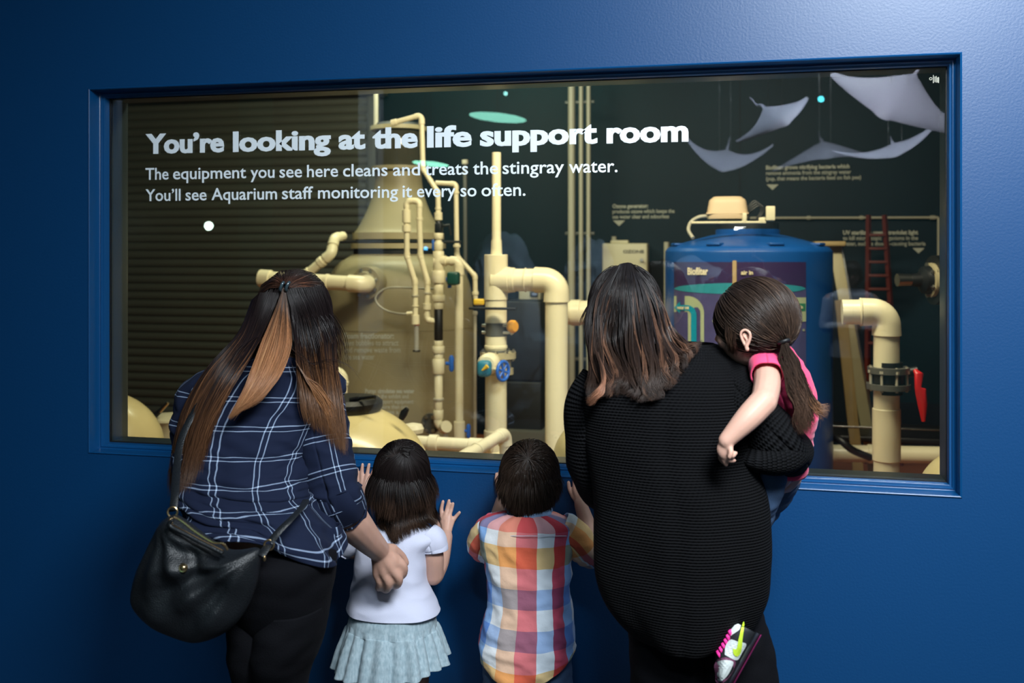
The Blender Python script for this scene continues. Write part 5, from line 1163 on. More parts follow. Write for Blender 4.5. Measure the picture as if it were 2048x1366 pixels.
for sx, nm in ((-.058, 'left_trouser_leg'), (.058, 'right_trouser_leg')):
    q_ = p(1055, 1300, -.29); cloth(nm, [(q_.x+sx*.8, -.29, .52, .066, .078), (q_.x+sx, -.29, .36, .062, .068), (q_.x+sx, -.28, .2, .05, .055), (q_.x+sx, -.29, .06, .046, .05)], M['jeans_blue'], Bo, 50, 40, wr=ws); shoe(Bo, (q_.x+sx, -.33, 0), (q_.x+sx, -.17, 0), .062, .05, M['shoe_dark'], M['sole'])
cloth('trousers', [R5(1315, 972, 1140, -.295, .088), R5(1370, 974, 1138, -.295, .09), (p(1055, 1300, -.29).x, -.29, .41, .11, .08)], M['jeans_blue'], Bo, 20, 50)
hr = Hair(); c0, c1 = (.028, .017, .012), (.038, .024, .016)
reg = lambda q_: (q_[2] > -.15 or q_[1] < .15) and not (q_[1] > .45 and q_[2] < .5) and q_[2] > -.88
grow(hr, 6500, *skull(hB0, Rb, .97), Rb, (.10, -.66, .72), reg, None, [], c0, c1, r=.0006, k=10, stiff=.88, lift=(.002, .013), wave=.0002, length=.75, step=.009, nclump=80)
def nap(p_, Q, d): return np.tile(np.array([0, 0, -1.]), (len(p_), 1))+np.c_[-(p_[:, 0]-hB.x)*6, 0*p_[:, 0], 0*p_[:, 0]]
grow(hr, 1300, hB+Vector((0, -.022, -.062)), (.050, .050, .06), Rb, (0, -.6, .8), lambda q_: q_[1] < .1 and -.7 < q_[2] < .5, None, [], c0, c1, r=.0006, k=8, stiff=.95, lift=(.001, .006), wave=0, length=.6, step=.008, flow=nap)
obj('scalp_cap', MB().ell(*skull(hB0, Rb, .97, .0035), Rb, 32, 22), mat('boy scalp', (.022, .014, .010), .6), Bo)
hr.build('hair', Bo, M['hair'])
KT[:] = [760, 1000]
# ================================================================== woman in the black cardigan
def knit():
    m = mat('black chunky knit', (.004, .004, .005), .95, spec=.12); n = N(m); uv = n.new('ShaderNodeUVMap'); uv.uv_map = 'UVMap'; sep = n.new('ShaderNodeSeparateXYZ'); n.link(uv.outputs[0], sep.inputs[0])
    row = n.math('SINE', n.math('MULTIPLY', sep.outputs[1], 2*PI/.0064)); st = n.math('SINE', n.math('ADD', n.math('MULTIPLY', sep.outputs[0], 2*PI/.0075), n.math('MULTIPLY', n.math('FLOOR', n.math('DIVIDE', sep.outputs[1], .0064)), 2.4)))
    h = n.math('ADD', row, n.math('MULTIPLY', st, .45)); bp = n.new('ShaderNodeBump'); bp.inputs['Strength'].default_value = 1; bp.inputs['Distance'].default_value = .0022
    n.link(h, bp.inputs['Height']); n.link(bp.outputs[0], n.b.inputs['Normal'])
    x = n.math('MULTIPLY', n.math('ADD', row, 1.0), .5); n.link(n.mix(x, (.0036, .0038, .0046), (.0056, .006, .0072)), n.b.inputs['Base Color']); return m
M['knit'] = knit()
W_ = thing('person', 'woman with wavy shoulder length hair and long black knit cardigan, carrying a child', 'person', (P(1390, 1300, -.62).x, -.62, 0))
hW = p(1250, 612, -.50)
mb = MB(); hW0 = hcentre(hW, frame((-.12, 1, -.15)), 1.08); Rw, g = head(mb, hW0, (-.12, 1, -.15), 1.08); face_parts(g, 1.08, W_)
limb(mb, [hW0+Vector((0.01, -.03, -.06)), p(1310, 745, -.58)], [.055, .062])
torso(mb, [R5(725, 1270, 1400, -.58, .06), R5(760, 1215, 1470, -.60, .10), R5(850, 1215, 1480, -.62, .11), R5(1000, 1240, 1470, -.64, .11), R5(1150, 1235, 1500, -.65, .12), R5(1280, 1260, 1500, -.65, .12)], .95)
el = p(1190, 930, -.60); limb(mb, [p(1215, 785, -.60), p(1190, 860, -.61), el], [.045, .043, .042]); limb(mb, [el, p(1190, 960, -.42), p(1215, 930, -.22)], [.04, .034, .026]); hand(mb, p(1215, 930, -.22), .026, [K((1215+8*i, 915, -.18), (1216+8*i, 905, -.14), (1217+8*i, 902, -.11)) for i in range(4)]+[K((1245, 930, -.19), (1250, 918, -.15))], .0085)
el = p(1545, 890, -.64); limb(mb, [p(1455, 770, -.60), p(1505, 840, -.64), el], [.046, .045, .045]); limb(mb, [el, p(1560, 905, -.50), p(1520, 915, -.36)], [.043, .036, .028]); hand(mb, p(1520, 915, -.36), .028, [K((1500-3*i, 905+7*i, -.33), (1485-3*i, 905+7*i, -.33), (1475, 905+7*i, -.345)) for i in range(4)]+[K((1505, 900, -.34), (1495, 893, -.345))], .0085)
for hx, kx_, yk in ((1335, 1322, -.62), (1440, 1490, -.59)):
    kn = p(kx_, 1366, yk).x; limb(mb, [p(hx, 1230, -.62), Vector((kn, yk, .48)), Vector((kn, yk-.02, .08))], [.062, .050, .035])
skin('body', mb, M['skin_a'], W_, .0045, 4)
def wrW(f, v, t, q_):
    k = .4+t
    return .008*nz(f*6+2, v*5, 2)*k+.012*math.sin(f*2*PI*5+v*2+1.5*nz(f*3, v*3, 4))*max(0, t-.12)*.8+.004*nz(f*14, v*12, 7)+(-.004*math.exp(-((f-.005)/.012)**2))
rw = [R5(692, 1300, 1425, -.575, .05), R5(702, 1262, 1452, -.58, .075), R5(725, 1215, 1480, -.59, .10), R5(755, 1178, 1497, -.60, .125), R5(800, 1168, 1500, -.61, .142), R5(870, 1172, 1503, -.62, .150), R5(950, 1180, 1512, -.63, .155), R5(1020, 1192, 1528, -.635, .16), R5(1100, 1196, 1532, -.64, .162), R5(1180, 1200, 1528, -.64, .162), R5(1230, 1212, 1520, -.64, .158), R5(1270, 1238, 1500, -.64, .150), R5(1295, 1262, 1480, -.64, .140), R5(1306, 1282, 1462, -.64, .13)]
cloth('cardigan', rw, M['knit'], W_, 190, 170, wr=wrW, e=2.25, th=.008)
wk = lambda f, v, t, q_: .006*nz(f*6, v*12, 2)+.006*(1-2*abs(nz(f*4, v*9, 4)))
cloth('left_sleeve', [(*p(1215, 762, -.60), .058, .07), (*p(1192, 810, -.61), .068, .078), (*p(1192, 870, -.615), .070, .082), (*p(1198, 925, -.60), .070, .080), (*p(1206, 968, -.54), .055, .062), (*p(1212, 965, -.44), .048, .05)], M['knit'], W_, 90, 80, flat=False, side=(1, 0, 0), wr=wk, th=.006)
cloth('right_sleeve', [(*p(1440, 752, -.595), .058, .075), (*p(1472, 795, -.615), .064, .080), (*p(1508, 842, -.635), .063, .078), (*p(1545, 880, -.635), .060, .074), (*p(1566, 897, -.58), .056, .064), (*p(1562, 903, -.50), .050, .055), (*p(1545, 908, -.42), .045, .048)], M['knit'], W_, 110, 80, flat=False, side=(1, 0, 0), wr=wk, th=.006)
cloth('sleeve_fold', [(*p(1488, 905, -.66), .020, .05), (*p(1515, 912, -.665), .030, .06), (*p(1550, 910, -.65), .038, .06), (*p(1580, 900, -.61), .036, .05)], M['knit'], W_, 50, 50, flat=False, side=(0, 0, 1), wr=wk, th=0)
sm_ = MB(); pts = [(1289, 800), (1300, 870), (1318, 960), (1335, 1060), (1347, 1160), (1360, 1250), (1366, 1303)]
cardi = [o for o in W_.children if o.name.startswith('cardigan')][0]
L = [surf(cardi, x, y) for x, y in cr(pts, 40)]; L = [Vector(q_) for q_ in L if q_ is not None]
obj('back_seam', MB().sweep(L, [.0045]*len(L), [.0030]*len(L), n=8, side=(1, 0, 0)), mat('flat black rib', (.004, .004, .005), .95), W_)
rngl = random.Random(3)
for x, y in ((1357, 1218), (1462, 760), (1524, 840), (1376, 1018)):
    q_ = surf(cardi, x, y)
    if q_ and y > 1200: obj('lint_fleck', MB().ell(q_+Vector((0, -.002, 0)), (.0022, .0015, .0045)), M['print'], W_)
for sx, nm in ((-.10, 'left_trouser_leg'), (.10, 'right_trouser_leg')):
    pass
xa, xb = P(1322, 1366, -.62).x, P(1490, 1366, -.60).x
cloth('left_trouser_leg', [(*p(1338, 1240, -.62), .09, .10), (*p(1338, 1330, -.62), .084, .09), (*p(1338, 1380, -.62), .082, .088), (xa, -.61, .36, .062, .075), (xa, -.63, .07, .055, .06)], M['denim_black'], W_, 60, 50, wr=wj)
cloth('right_trouser_leg', [(*p(1430, 1200, -.58), .095, .10), (*p(1462, 1300, -.58), .094, .09), (*p(1472, 1380, -.58), .090, .088), (xb, -.58, .36, .062, .075), (xb, -.60, .07, .055, .06)], M['denim_black'], W_, 60, 50, wr=wj)
for x in (xa, xb): shoe(W_, (x, -.68, 0), (x, -.43, 0), .09, .07, M['shoe_dark'], M['sole'])
co = MB(); limb(co, [p(1255, 712, -.64), p(1290, 722, -.66), p(1330, 718, -.66), p(1370, 700, -.62)], [.014, .018, .018, .012], n=10, flat=.7); obj('collar', co, M['knit'], W_)
ub = MB(); limb(ub, [p(1200, 702, -.58), p(1222, 712, -.60), p(1245, 706, -.60)], [.012, .016, .012], n=10, flat=.5); obj('inner_top', ub, mat('blue grey cotton', (.06, .09, .12), .8), W_)
colW = cols_of((hW, (.085, .106, .098)), (p(1345, 900, -.62), (.20, .17, .27)), (p(1200, 850, -.60), (.075, .09, .12)), (hW+Vector((.04, -.03, -.14)), (.07, .06, .08)))
kb, kt, ks = (.0095, .0075, .0075), (.030, .017, .012), (.135, .065, .038)
colW += GB[W_.name]
hr = Hair()
grow(hr, 4000, *skull(hW0, Rw, 1.08), Rw, (-.05, -.2, .98), lambda q_: not (q_[1] > .35 and q_[2] < .45) and q_[2] > -.8, lambda x: p(1250, 655, -.6).z, colW, kb, kt, r=.00075, k=30, stiff=.84, lift=(.001, .006), wave=.001, nclump=50, ends=.05)
GW = [[(1235, 532, -.56), (1190, 580, -.57), (1174, 650, -.60), (1174, 710, -.66), (1184, 760, -.725), (1174, 800, -.75)],
      [(1240, 528, -.575), (1208, 590, -.605), (1194, 660, -.635), (1200, 720, -.69), (1212, 765, -.75), (1204, 794, -.775)],
      [(1248, 526), (1232, 600), (1222, 680), (1238, 730), (1248, 760), (1230, 788)],
      [(1256, 525), (1258, 600), (1262, 680), (1276, 740), (1285, 785), (1290, 806)],
      [(1262, 526), (1285, 600), (1296, 680), (1306, 740), (1312, 780), (1314, 800)],
      [(1268, 530), (1305, 590), (1325, 660), (1342, 710), (1350, 735), (1356, 758)],
      [(1272, 536), (1318, 590), (1342, 650), (1368, 680), (1392, 688), (1408, 690)]]
sheet(hr, GW, 6500, colW, kb, kt, lift=.022, thick=.022, ombre=(.2, .8), len_var=.16, wave=.0095, wfreq=6, nclump=44, clump=.85, streak=ks, sp=.34, flare=.005, r=.0008)
sheet(hr, [[(1190, 700, -.69), (1202, 745, -.745), (1200, 775, -.775), (1182, 795, -.775), (1170, 806, -.765)], [(1196, 705, -.70), (1210, 745, -.75), (1208, 780, -.78), (1192, 800, -.785), (1176, 812, -.775)]], 200, colW, (.05, .028, .02), (.26, .12, .07), lift=.02, thick=.01, ombre=(.1, .5), nclump=6, clump=.6)
obj('scalp_cap', MB().ell(*skull(hW0, Rw, 1.08, .0035), Rw, 32, 22), mat('black scalp', (.007, .005, .005), .6), W_)
hr.build('hair', W_, M['hair'])

# ================================================================== small child held on her hip
M['pink'] = mat('hot pink jersey', (.85, .055, .17), .8, bump=.2, bscale=400, sheen=.15)
C_ = thing('person', 'toddler with a ponytail and pink tee shirt, carried on the hip of the cardigan woman', 'person', P(1530, 940, -.56))
hC = p(1507, 652, -.62)
mb = MB(); Rc, g = head(mb, hC, (-.86, .48, -.12), .94, u=(.06, 0, 1), kid=True); face_parts(g, .94, C_)
limb(mb, [hC+Vector((.012, -.005, -.05)), p(1540, 725, -.60)], [.036, .042])
limb(mb, [p(1545, 735, -.58), p(1562, 790, -.56), p(1556, 850, -.52), p(1535, 930, -.50)], [.055, .068, .072, .070])
sh = p(1533, 738, -.64); el = p(1528, 802, -.785)
limb(mb, [sh, p(1534, 770, -.72), el], [.029, .030, .0285]); limb(mb, [el, p(1494, 838, -.815), p(1452, 882, -.835)], [.0295, .027, .0175])
wc = p(1450, 886, -.835)
hand(mb, wc, .019, [K((1446, 908, -.832), (1447, 919, -.830), (1452, 929, -.826)), K((1452, 910, -.836), (1457, 920, -.832), (1468, 921, -.822)), K((1457, 908, -.838), (1464, 912, -.838), (1471, 906, -.832)), K((1443, 905, -.825), (1441, 915, -.82), (1446, 924, -.815)), K((1460, 895, -.842), (1462, 905, -.85), (1459, 914, -.852))], .0062, p(1449, 899, -.834), (.017, .011, .022))
limb(mb, [p(1575, 745, -.52), p(1560, 775, -.44), p(1480, 770, -.42)], [.027, .027, .02])
limb(mb, [p(1520, 935, -.54), p(1500, 1010, -.50), p(1490, 1090, -.50), p(1486, 1200, -.53), p(1488, 1262, -.60)], [.062, .056, .042, .034, .024])
limb(mb, [p(1560, 935, -.45), p(1530, 980, -.34), p(1480, 1100, -.30), p(1470, 1200, -.30)], [.06, .052, .04, .026])
skin('body', mb, M['skin_c'], C_, .0028, 4)
wp = lambda f, v, t, q_: .003*nz(f*8, v*24, 2)+.005*(1-2*abs(nz(f*5+v*8, v*26, 4)))
cloth('pink_tee', [(*p(1534, 710, -.595), .040, .048), (*p(1540, 722, -.59), .052, .060), (*p(1552, 745, -.575), .062, .070), (*p(1566, 780, -.56), .068, .078), (*p(1572, 815, -.545), .070, .082), (*p(1562, 860, -.53), .074, .082), (*p(1545, 925, -.51), .080, .082)], M['pink'], C_, 90, 90, flat=False, side=(1, 0, 0), wr=wp)
cloth('left_sleeve', [(*p(1528, 716, -.625), .034, .040), (*p(1530, 732, -.655), .037, .040), (*p(1533, 744, -.68), .038, .038), (*p(1534, 750, -.69), .037, .036)], M['pink'], C_, 36, 50, flat=False, side=(1, 0, 0), wr=lambda f, v, t, q_: .0025*nz(f*7, v*40, 3))
cloth('right_sleeve', [(*p(1570, 735, -.54), .034, .036), (*p(1572, 752, -.50), .036, .036), (*p(1568, 762, -.47), .035, .035)], M['pink'], C_, 20, 40, flat=False, side=(1, 0, 0))
cloth('left_trouser_leg', [(*p(1527, 905, -.56), .058, .07), (*p(1515, 960, -.575), .062, .066), (*p(1500, 1020, -.54), .055, .060), (*p(1490, 1100, -.52), .046, .05), (*p(1487, 1200, -.54), .040, .042), (*p(1490, 1245, -.585), .036, .036)], M['jeans_blue'], C_, 60, 50, flat=False, side=(1, 0, 0), wr=wp)
cloth('right_trouser_leg', [(*p(1558, 905, -.47), .06, .07), (*p(1545, 960, -.38), .060, .062), (*p(1500, 1040, -.31), .05, .055), (*p(1475, 1180, -.30), .036, .036)], M['jeans_blue'], C_, 40, 40, flat=False, side=(1, 0, 0), wr=wp)
ec = Vector(depth_of(1491, 679, cols_of((hC, (.076, .080, .082))), .010)); er = MB(); sE = S(1491, ec.y)
eo = [(4, 18), (-3, 8), (-9, -6), (-8, -15), (-1, -19), (7, -15), (9, -6), (6, 5), (2, 13), (3, 19)]
limb(er, [ec+Vector((x*sE, -.002-.004*(x > 0), -y*sE)) for x, y in eo], [.0040, .0030, .0028, .003, .0032, .0034, .0036, .0036, .0044, .005], n=10); er.ell(ec+Vector((0, .004, .001)), (8*sE, .005, 16*sE)); limb(er, [ec+Vector((-3*sE, -.002, 6*sE)), ec+Vector((2*sE, -.004, 0)), ec+Vector((1*sE, -.003, -8*sE))], [.002, .0026, .002], n=8)
skin('ear', er, M['skin_c'], C_, .0012, 3)
hr = Hair(); tie = np.array(p(1566, 682, -.665)); h0, h1 = (.030, .019, .014), (.048, .030, .022)
def toward(p_, Q, d): return tie[None]-p_
colC = cols_of((hC, (.074, .074, .078)),)
regC = lambda q_: not (q_[1] > .42 and q_[2] < .35) and not (q_[2] < -.35 and q_[1] > -.2) and q_[2] > -.72
# short strands combed over the skull towards the tie
Qs = []
while len(Qs) < 5200:
    q_ = rng.normal(size=3); q_ /= np.linalg.norm(q_)
    if regC(q_) and not (abs(q_[0]) > .78 and -.45 < q_[2] < .12 and q_[1] > -.30): Qs.append(q_)
Qs = np.array(Qs); Rm = np.array(Rc); rad = np.array([.074, .091, .084]); hc = np.array(hC)+Rm@np.array([0, -.010, .018]); k = 18
t = np.linspace(0, 1, k); tl_ = (tie-hc)@Rm/rad; tl_ = tl_/np.linalg.norm(tl_); W2 = []
for q_ in Qs:
    om = math.acos(max(-1, min(1, q_@tl_))); s_ = math.sin(om)+1e-6
    L_ = np.array([(math.sin((1-x)*om)*q_+math.sin(x*om)*tl_)/s_ for x in t*rng.uniform(.55, 1)]); L_[:, 2] -= .10*np.sin(PI*t)*(q_[1] > -.3)
    L_ /= np.linalg.norm(L_, axis=1, keepdims=True); W2.append(hc+(L_*(rad+rng.uniform(.003, .0095)+.004*np.sin(PI*t)[:, None]))@Rm.T)
W2 = np.array(W2); paint(hr, W2, h0, h1, .00062, (.3, .9), t, np.floor(Qs[:, 2]*30+Qs[:, 0]*9), (.11, .065, .042), .25)
# loose fringe at the temple
sheet(hr, [[(1462, 598), (1450, 640), (1455, 680), (1462, 715)], [(1470, 600), (1460, 645), (1462, 690), (1470, 722)], [(1480, 615), (1474, 650), (1472, 690), (1476, 712)]], 160, colC, h0, (.10, .055, .035), lift=.012, thick=.012, nclump=12, len_var=.2, r=.0005)
obj('scalp_cap', MB().ell(Vector(hc), (.0745, .0915, .0845), Rc, 32, 22), mat('child scalp', (.026, .017, .013), .6), C_)
hr.build('hair', C_, M['hair'])
hr = Hair()
colP = cols_of((p(1600, 760, -.60), (.004, .004, .004)))
def tail(guides, n, Y, **k):
    G = [[(x, y) for x, y in g_] for g_ in guides]
    cP = cols_of((p(1600, 760, Y), (.5, .001, .5))); sheet(hr, G, n, cP, h0, k.pop('tip', (.075, .042, .028)), lift=0, r=.0006, **k)
tail([[(1562, 684), (1560, 720), (1575, 770), (1592, 820), (1602, 870)], [(1568, 684), (1578, 720), (1592, 770), (1608, 820), (1610, 872)], [(1573, 684), (1592, 715), (1606, 760), (1618, 810), (1622, 858)]], 1500, -.70, thick=.026, nclump=20, wave=.006, flare=.006, len_var=.14)
tail([[(1572, 690), (1600, 750), (1618, 800), (1632, 822), (1655, 842)], [(1574, 690), (1605, 745), (1622, 790), (1640, 812), (1662, 816)]], 170, -.70, thick=.02, nclump=10, wave=.002, flare=.008, tip=(.25, .12, .06), ombre=(.5, .9))
hr.build('ponytail', C_, M['hair'])
obj('hair_tie', MB().torus(Vector(p(1567, 683, -.69)), .0115, .0042, (.35, -.1, -1), 20, 8), M['rubber'], C_)

# her sneaker, seen below the cardigan hem
YS = -.745
s1 = S(1470, YS)
T_ = C_
def sp_(a, b): # shoe plane coordinates: a along heel->toe in px, b away from sole
    ax_ = np.array([-.54, .97]); ay_ = np.array([-1.06, -.55]); o_ = np.array([1500, 1302])
    return o_+ax_*a+ay_*b
def q3d(a, b, y): x, yy = sp_(a, b); return p(x, yy, YS+y)
prof = [(-34, 0, 34, 20), (-28, 0, 42, 24), (-15, 0, 46, 27), (0, 0, 44, 28), (15, 0, 45, 29), (30, 0, 44, 31), (42, 0, 38, 33), (54, 0, 32, 33), (66, 0, 26, 30), (74, 0, 18, 24), (79, 0, 8, 10)]
A = cr([(a, h, w2) for a, _, h, w2 in prof], 40); V = []; n_ = 26
for a, h, w2 in A:
    for k in range(n_):
        th = 2*PI*k/n_; cy, cz = math.cos(th), math.sin(th); yy = cy*w2*s1*(1 if cz < 0 else (1-.45*cz*cz)); bb = h/2+6+cz*h/2
        V.append(q3d(a, bb, yy))
SH = obj('sneaker', MB().add(V, [(i*n_+k, i*n_+(k+1) % n_, (i+1)*n_+(k+1) % n_, (i+1)*n_+k) for i in range(39) for k in range(n_)]+[tuple(range(n_)), tuple(39*n_+k for k in range(n_))]), mat('black speckled suede', (.015, .018, .022), .7, var=.9, vscale=900), C_)
V = []
for a, h, w2 in A:
    for k in range(n_):
        th = 2*PI*k/n_; V.append(q3d(a*1.03, 3+math.sin(th)*5, math.cos(th)*w2*1.1*s1))
SO = obj('sole', MB().add(V, [(i*n_+k, i*n_+(k+1) % n_, (i+1)*n_+(k+1) % n_, (i+1)*n_+k) for i in range(39) for k in range(n_)]+[tuple(range(n_)), tuple(39*n_+k for k in range(n_))]), mat('dark slate sole rubber', (.02, .025, .035), .45), SH)
V = []
for a, h, w2 in A:
    for k in range(n_):
        th = 2*PI*k/n_; V.append(q3d(a*1.035, -3+math.sin(th)*1.6, math.cos(th)*w2*1.12*s1))
obj('outsole', MB().add(V, [(i*n_+k, i*n_+(k+1) % n_, (i+1)*n_+(k+1) % n_, (i+1)*n_+k) for i in range(39) for k in range(n_)]+[tuple(range(n_)), tuple(39*n_+k for k in range(n_))]), mat('magenta outsole', (.45, .03, .18), .5), SH)
def patch(name, poly, lift, m, nsub=7):
    "panel following the near side of the shoe"
    from mathutils.bvhtree import BVHTree
    if not hasattr(patch, 'b'): patch.b = BVHTree.FromPolygons([v.co for v in SH.data.vertices], [tuple(f.vertices) for f in SH.data.polygons])
    bm = bmesh.new(); vs = [bm.verts.new((x, y, 0)) for x, y in cr([*poly, poly[0]], len(poly)*5)[:-1]]; f = bm.faces.new(vs); bmesh.ops.triangulate(bm, faces=[f])
    for _ in range(2): bmesh.ops.subdivide_edges(bm, edges=[e for e in bm.edges if e.calc_length() > 6], cuts=1, use_grid_fill=True); bmesh.ops.triangulate(bm, faces=bm.faces[:])
    bm.verts.index_update(); V = []; 
    for v in bm.verts:
        x, y = sp_(v.co.x, v.co.y); u = (x-1024)/FPX; d = Vector((-sa+u*ca, ca+u*sa, -(y-HOR)/FPX)).normalized(); h = patch.b.ray_cast(Vector((0, -D, H)), d)
        V.append((h[0]-d*lift*1.0) if h[0] is not None else q3d(v.co.x, v.co.y, -.01))
    F = [[v.index for v in fc.verts] for fc in bm.faces]; bm.free(); n0 = len(V); V2 = V+[v+Vector((0, .003, 0)) for v in V]; F2 = F+[[i+n0 for i in fc[::-1]] for fc in F]
    return obj(name, MB().add(V2, F2), m, SH, smooth=False)
wl = mat('white leather', (.72, .78, .76), .45); mg = mat('mauve piping', (.22, .07, .14), .6)
patch('toe_piping', [(40, 41), (30, 30), (28, 14), (40, 9), (58, 9), (74, 14), (78, 24), (66, 32), (54, 40)], .001, mg)
patch('toe_panel', [(43, 39), (35, 29), (31, 16), (42, 13), (58, 13), (71, 17), (74, 23), (62, 31), (52, 38)], .002, wl)
patch('side_panel', [(27, 34), (26, 12), (10, 10), (-8, 11), (-5, 25), (-2, 38), (12, 40)], .0015, wl)
patch('collar_lining', [(-33, 34), (-25, 33), (-14, 38), (-6, 42), (-8, 48), (-20, 47), (-32, 42)], .0015, wl)
patch('side_emblem', [(10, 27), (18, 22), (20, 15), (12, 12), (0, 15), (-14, 21), (-38, 30), (-38, 33), (-12, 27), (4, 22), (9, 22)], .003, mat('neon yellow green', (.62, .85, .05), .5))
for i in range(6):
    a = 28-9*i; mbl = MB(); L = [q3d(a+7, 36+i*.8, -.022), q3d(a+3, 43+i*.5, -.022), q3d(a-2, 49, -.012), q3d(a-6, 52, .004)]; mbl.sweep([Vector(x) for x in cr(L, 10)], [.0038]*10, [.002]*10, n=8); obj('lace', mbl, mat('magenta lace', (.80, .02, .28), .6) if i == 0 else bpy.data.materials['magenta lace'], SH)
# ------------------------------------------------------------------ the hall behind the visitors, seen mirrored in the glass
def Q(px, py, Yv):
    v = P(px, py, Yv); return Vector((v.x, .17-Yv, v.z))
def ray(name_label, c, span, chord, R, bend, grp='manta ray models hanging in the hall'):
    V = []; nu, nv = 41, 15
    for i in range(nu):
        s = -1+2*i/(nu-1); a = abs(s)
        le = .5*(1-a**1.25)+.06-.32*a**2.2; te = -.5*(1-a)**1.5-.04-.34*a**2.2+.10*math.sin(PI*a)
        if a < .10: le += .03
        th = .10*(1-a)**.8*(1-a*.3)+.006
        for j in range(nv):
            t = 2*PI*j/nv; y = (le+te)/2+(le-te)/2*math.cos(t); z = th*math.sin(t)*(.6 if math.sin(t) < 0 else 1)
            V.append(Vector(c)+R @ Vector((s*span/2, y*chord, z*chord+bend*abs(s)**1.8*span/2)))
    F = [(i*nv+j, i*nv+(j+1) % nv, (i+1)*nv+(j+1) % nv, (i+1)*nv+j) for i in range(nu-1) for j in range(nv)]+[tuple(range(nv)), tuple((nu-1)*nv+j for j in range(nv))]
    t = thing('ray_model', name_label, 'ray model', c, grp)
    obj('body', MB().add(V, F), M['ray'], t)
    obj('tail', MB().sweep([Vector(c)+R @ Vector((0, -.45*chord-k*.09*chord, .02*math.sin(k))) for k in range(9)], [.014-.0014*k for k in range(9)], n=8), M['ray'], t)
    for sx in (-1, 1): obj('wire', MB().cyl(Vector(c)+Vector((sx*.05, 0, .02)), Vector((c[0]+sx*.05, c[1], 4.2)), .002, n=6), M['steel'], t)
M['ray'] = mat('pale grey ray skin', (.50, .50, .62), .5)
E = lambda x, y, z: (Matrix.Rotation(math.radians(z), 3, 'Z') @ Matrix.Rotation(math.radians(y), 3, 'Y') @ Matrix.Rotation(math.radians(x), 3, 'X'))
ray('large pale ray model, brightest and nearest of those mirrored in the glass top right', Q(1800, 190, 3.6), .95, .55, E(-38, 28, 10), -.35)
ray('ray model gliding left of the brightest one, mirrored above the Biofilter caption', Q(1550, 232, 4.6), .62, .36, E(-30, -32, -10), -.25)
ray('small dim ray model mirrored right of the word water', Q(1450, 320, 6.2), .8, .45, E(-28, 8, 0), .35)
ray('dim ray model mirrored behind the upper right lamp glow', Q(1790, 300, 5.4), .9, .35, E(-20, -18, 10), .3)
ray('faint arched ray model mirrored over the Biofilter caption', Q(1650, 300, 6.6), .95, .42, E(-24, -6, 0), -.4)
sp = bpy.data.lights.new('ray_fill_spot', 'SPOT'); sp.energy = 700; sp.spot_size = math.radians(38); sp.color = (.93, .93, 1); sp.shadow_soft_size = .05  # added spot that brightens the mirrored ray models
so_ = bpy.data.objects.new('ray_fill_spot', sp); col.objects.link(so_); so_.location = (Q(1800, 190, 3.6).x-.2, -1.9, 3.9); so_.rotation_euler = (Q(1790, 200, 3.7)-so_.location).to_track_quat('-Z', 'Y').to_euler()
area('ray_wash_light', (.6, -3.3, 3.9), Q(1600, 260, 5.5), .3, 4, (.5, .8, 1.0))
area('hall_teal_wash_light', (-2.6, -6.9, 4.1), (-3.0, -8, 2.9), 2.6, 34, (.1, .8, .7), .3)
area('hall_fill_light', (.9, -4.6, 4.1), (.6, -6.0, .8), .6, 60, (.85, .92, 1.0))  # added fill lamp that brightens the mirrored visitor
# round glowing lamps
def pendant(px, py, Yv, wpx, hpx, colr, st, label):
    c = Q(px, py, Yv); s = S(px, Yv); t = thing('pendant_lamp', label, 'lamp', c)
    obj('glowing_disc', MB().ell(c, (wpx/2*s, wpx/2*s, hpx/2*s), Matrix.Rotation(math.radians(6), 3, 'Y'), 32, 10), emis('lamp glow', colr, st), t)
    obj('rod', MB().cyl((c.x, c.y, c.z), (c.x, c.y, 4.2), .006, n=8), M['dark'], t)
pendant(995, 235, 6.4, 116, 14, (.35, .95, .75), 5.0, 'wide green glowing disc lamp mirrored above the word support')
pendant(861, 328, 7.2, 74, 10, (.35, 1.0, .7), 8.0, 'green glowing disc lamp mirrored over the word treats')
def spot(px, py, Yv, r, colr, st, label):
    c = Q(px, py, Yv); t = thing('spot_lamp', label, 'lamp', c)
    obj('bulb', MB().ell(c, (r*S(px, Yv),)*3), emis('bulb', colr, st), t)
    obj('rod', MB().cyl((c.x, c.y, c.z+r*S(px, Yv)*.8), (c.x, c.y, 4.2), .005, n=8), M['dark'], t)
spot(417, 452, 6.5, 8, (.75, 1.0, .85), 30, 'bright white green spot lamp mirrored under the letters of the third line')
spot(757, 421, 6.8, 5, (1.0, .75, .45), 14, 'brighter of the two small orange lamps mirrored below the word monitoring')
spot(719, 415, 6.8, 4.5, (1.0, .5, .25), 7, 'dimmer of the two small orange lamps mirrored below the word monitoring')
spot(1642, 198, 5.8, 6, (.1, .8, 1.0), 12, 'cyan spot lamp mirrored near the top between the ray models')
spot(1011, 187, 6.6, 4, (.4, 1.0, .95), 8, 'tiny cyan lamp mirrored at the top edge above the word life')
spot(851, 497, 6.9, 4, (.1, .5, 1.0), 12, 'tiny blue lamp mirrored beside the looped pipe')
c = Q(1480, 458, 7.0); t = thing('glow_bar', 'short bright white glowing bar, added for a white gleam mirrored above the neck of the blue tank', 'lamp', c)
obj('tube', MB().box(c, (.10, .03, .035), bevel=.012), emis('strip glow', (1, 1, .95), 40), t); obj('rod', MB().cyl((c.x, c.y, c.z+.012), (c.x, c.y, 4.2), .006, n=8), M['dark'], t)  # glowing bar added for a bright white blob of unknown source
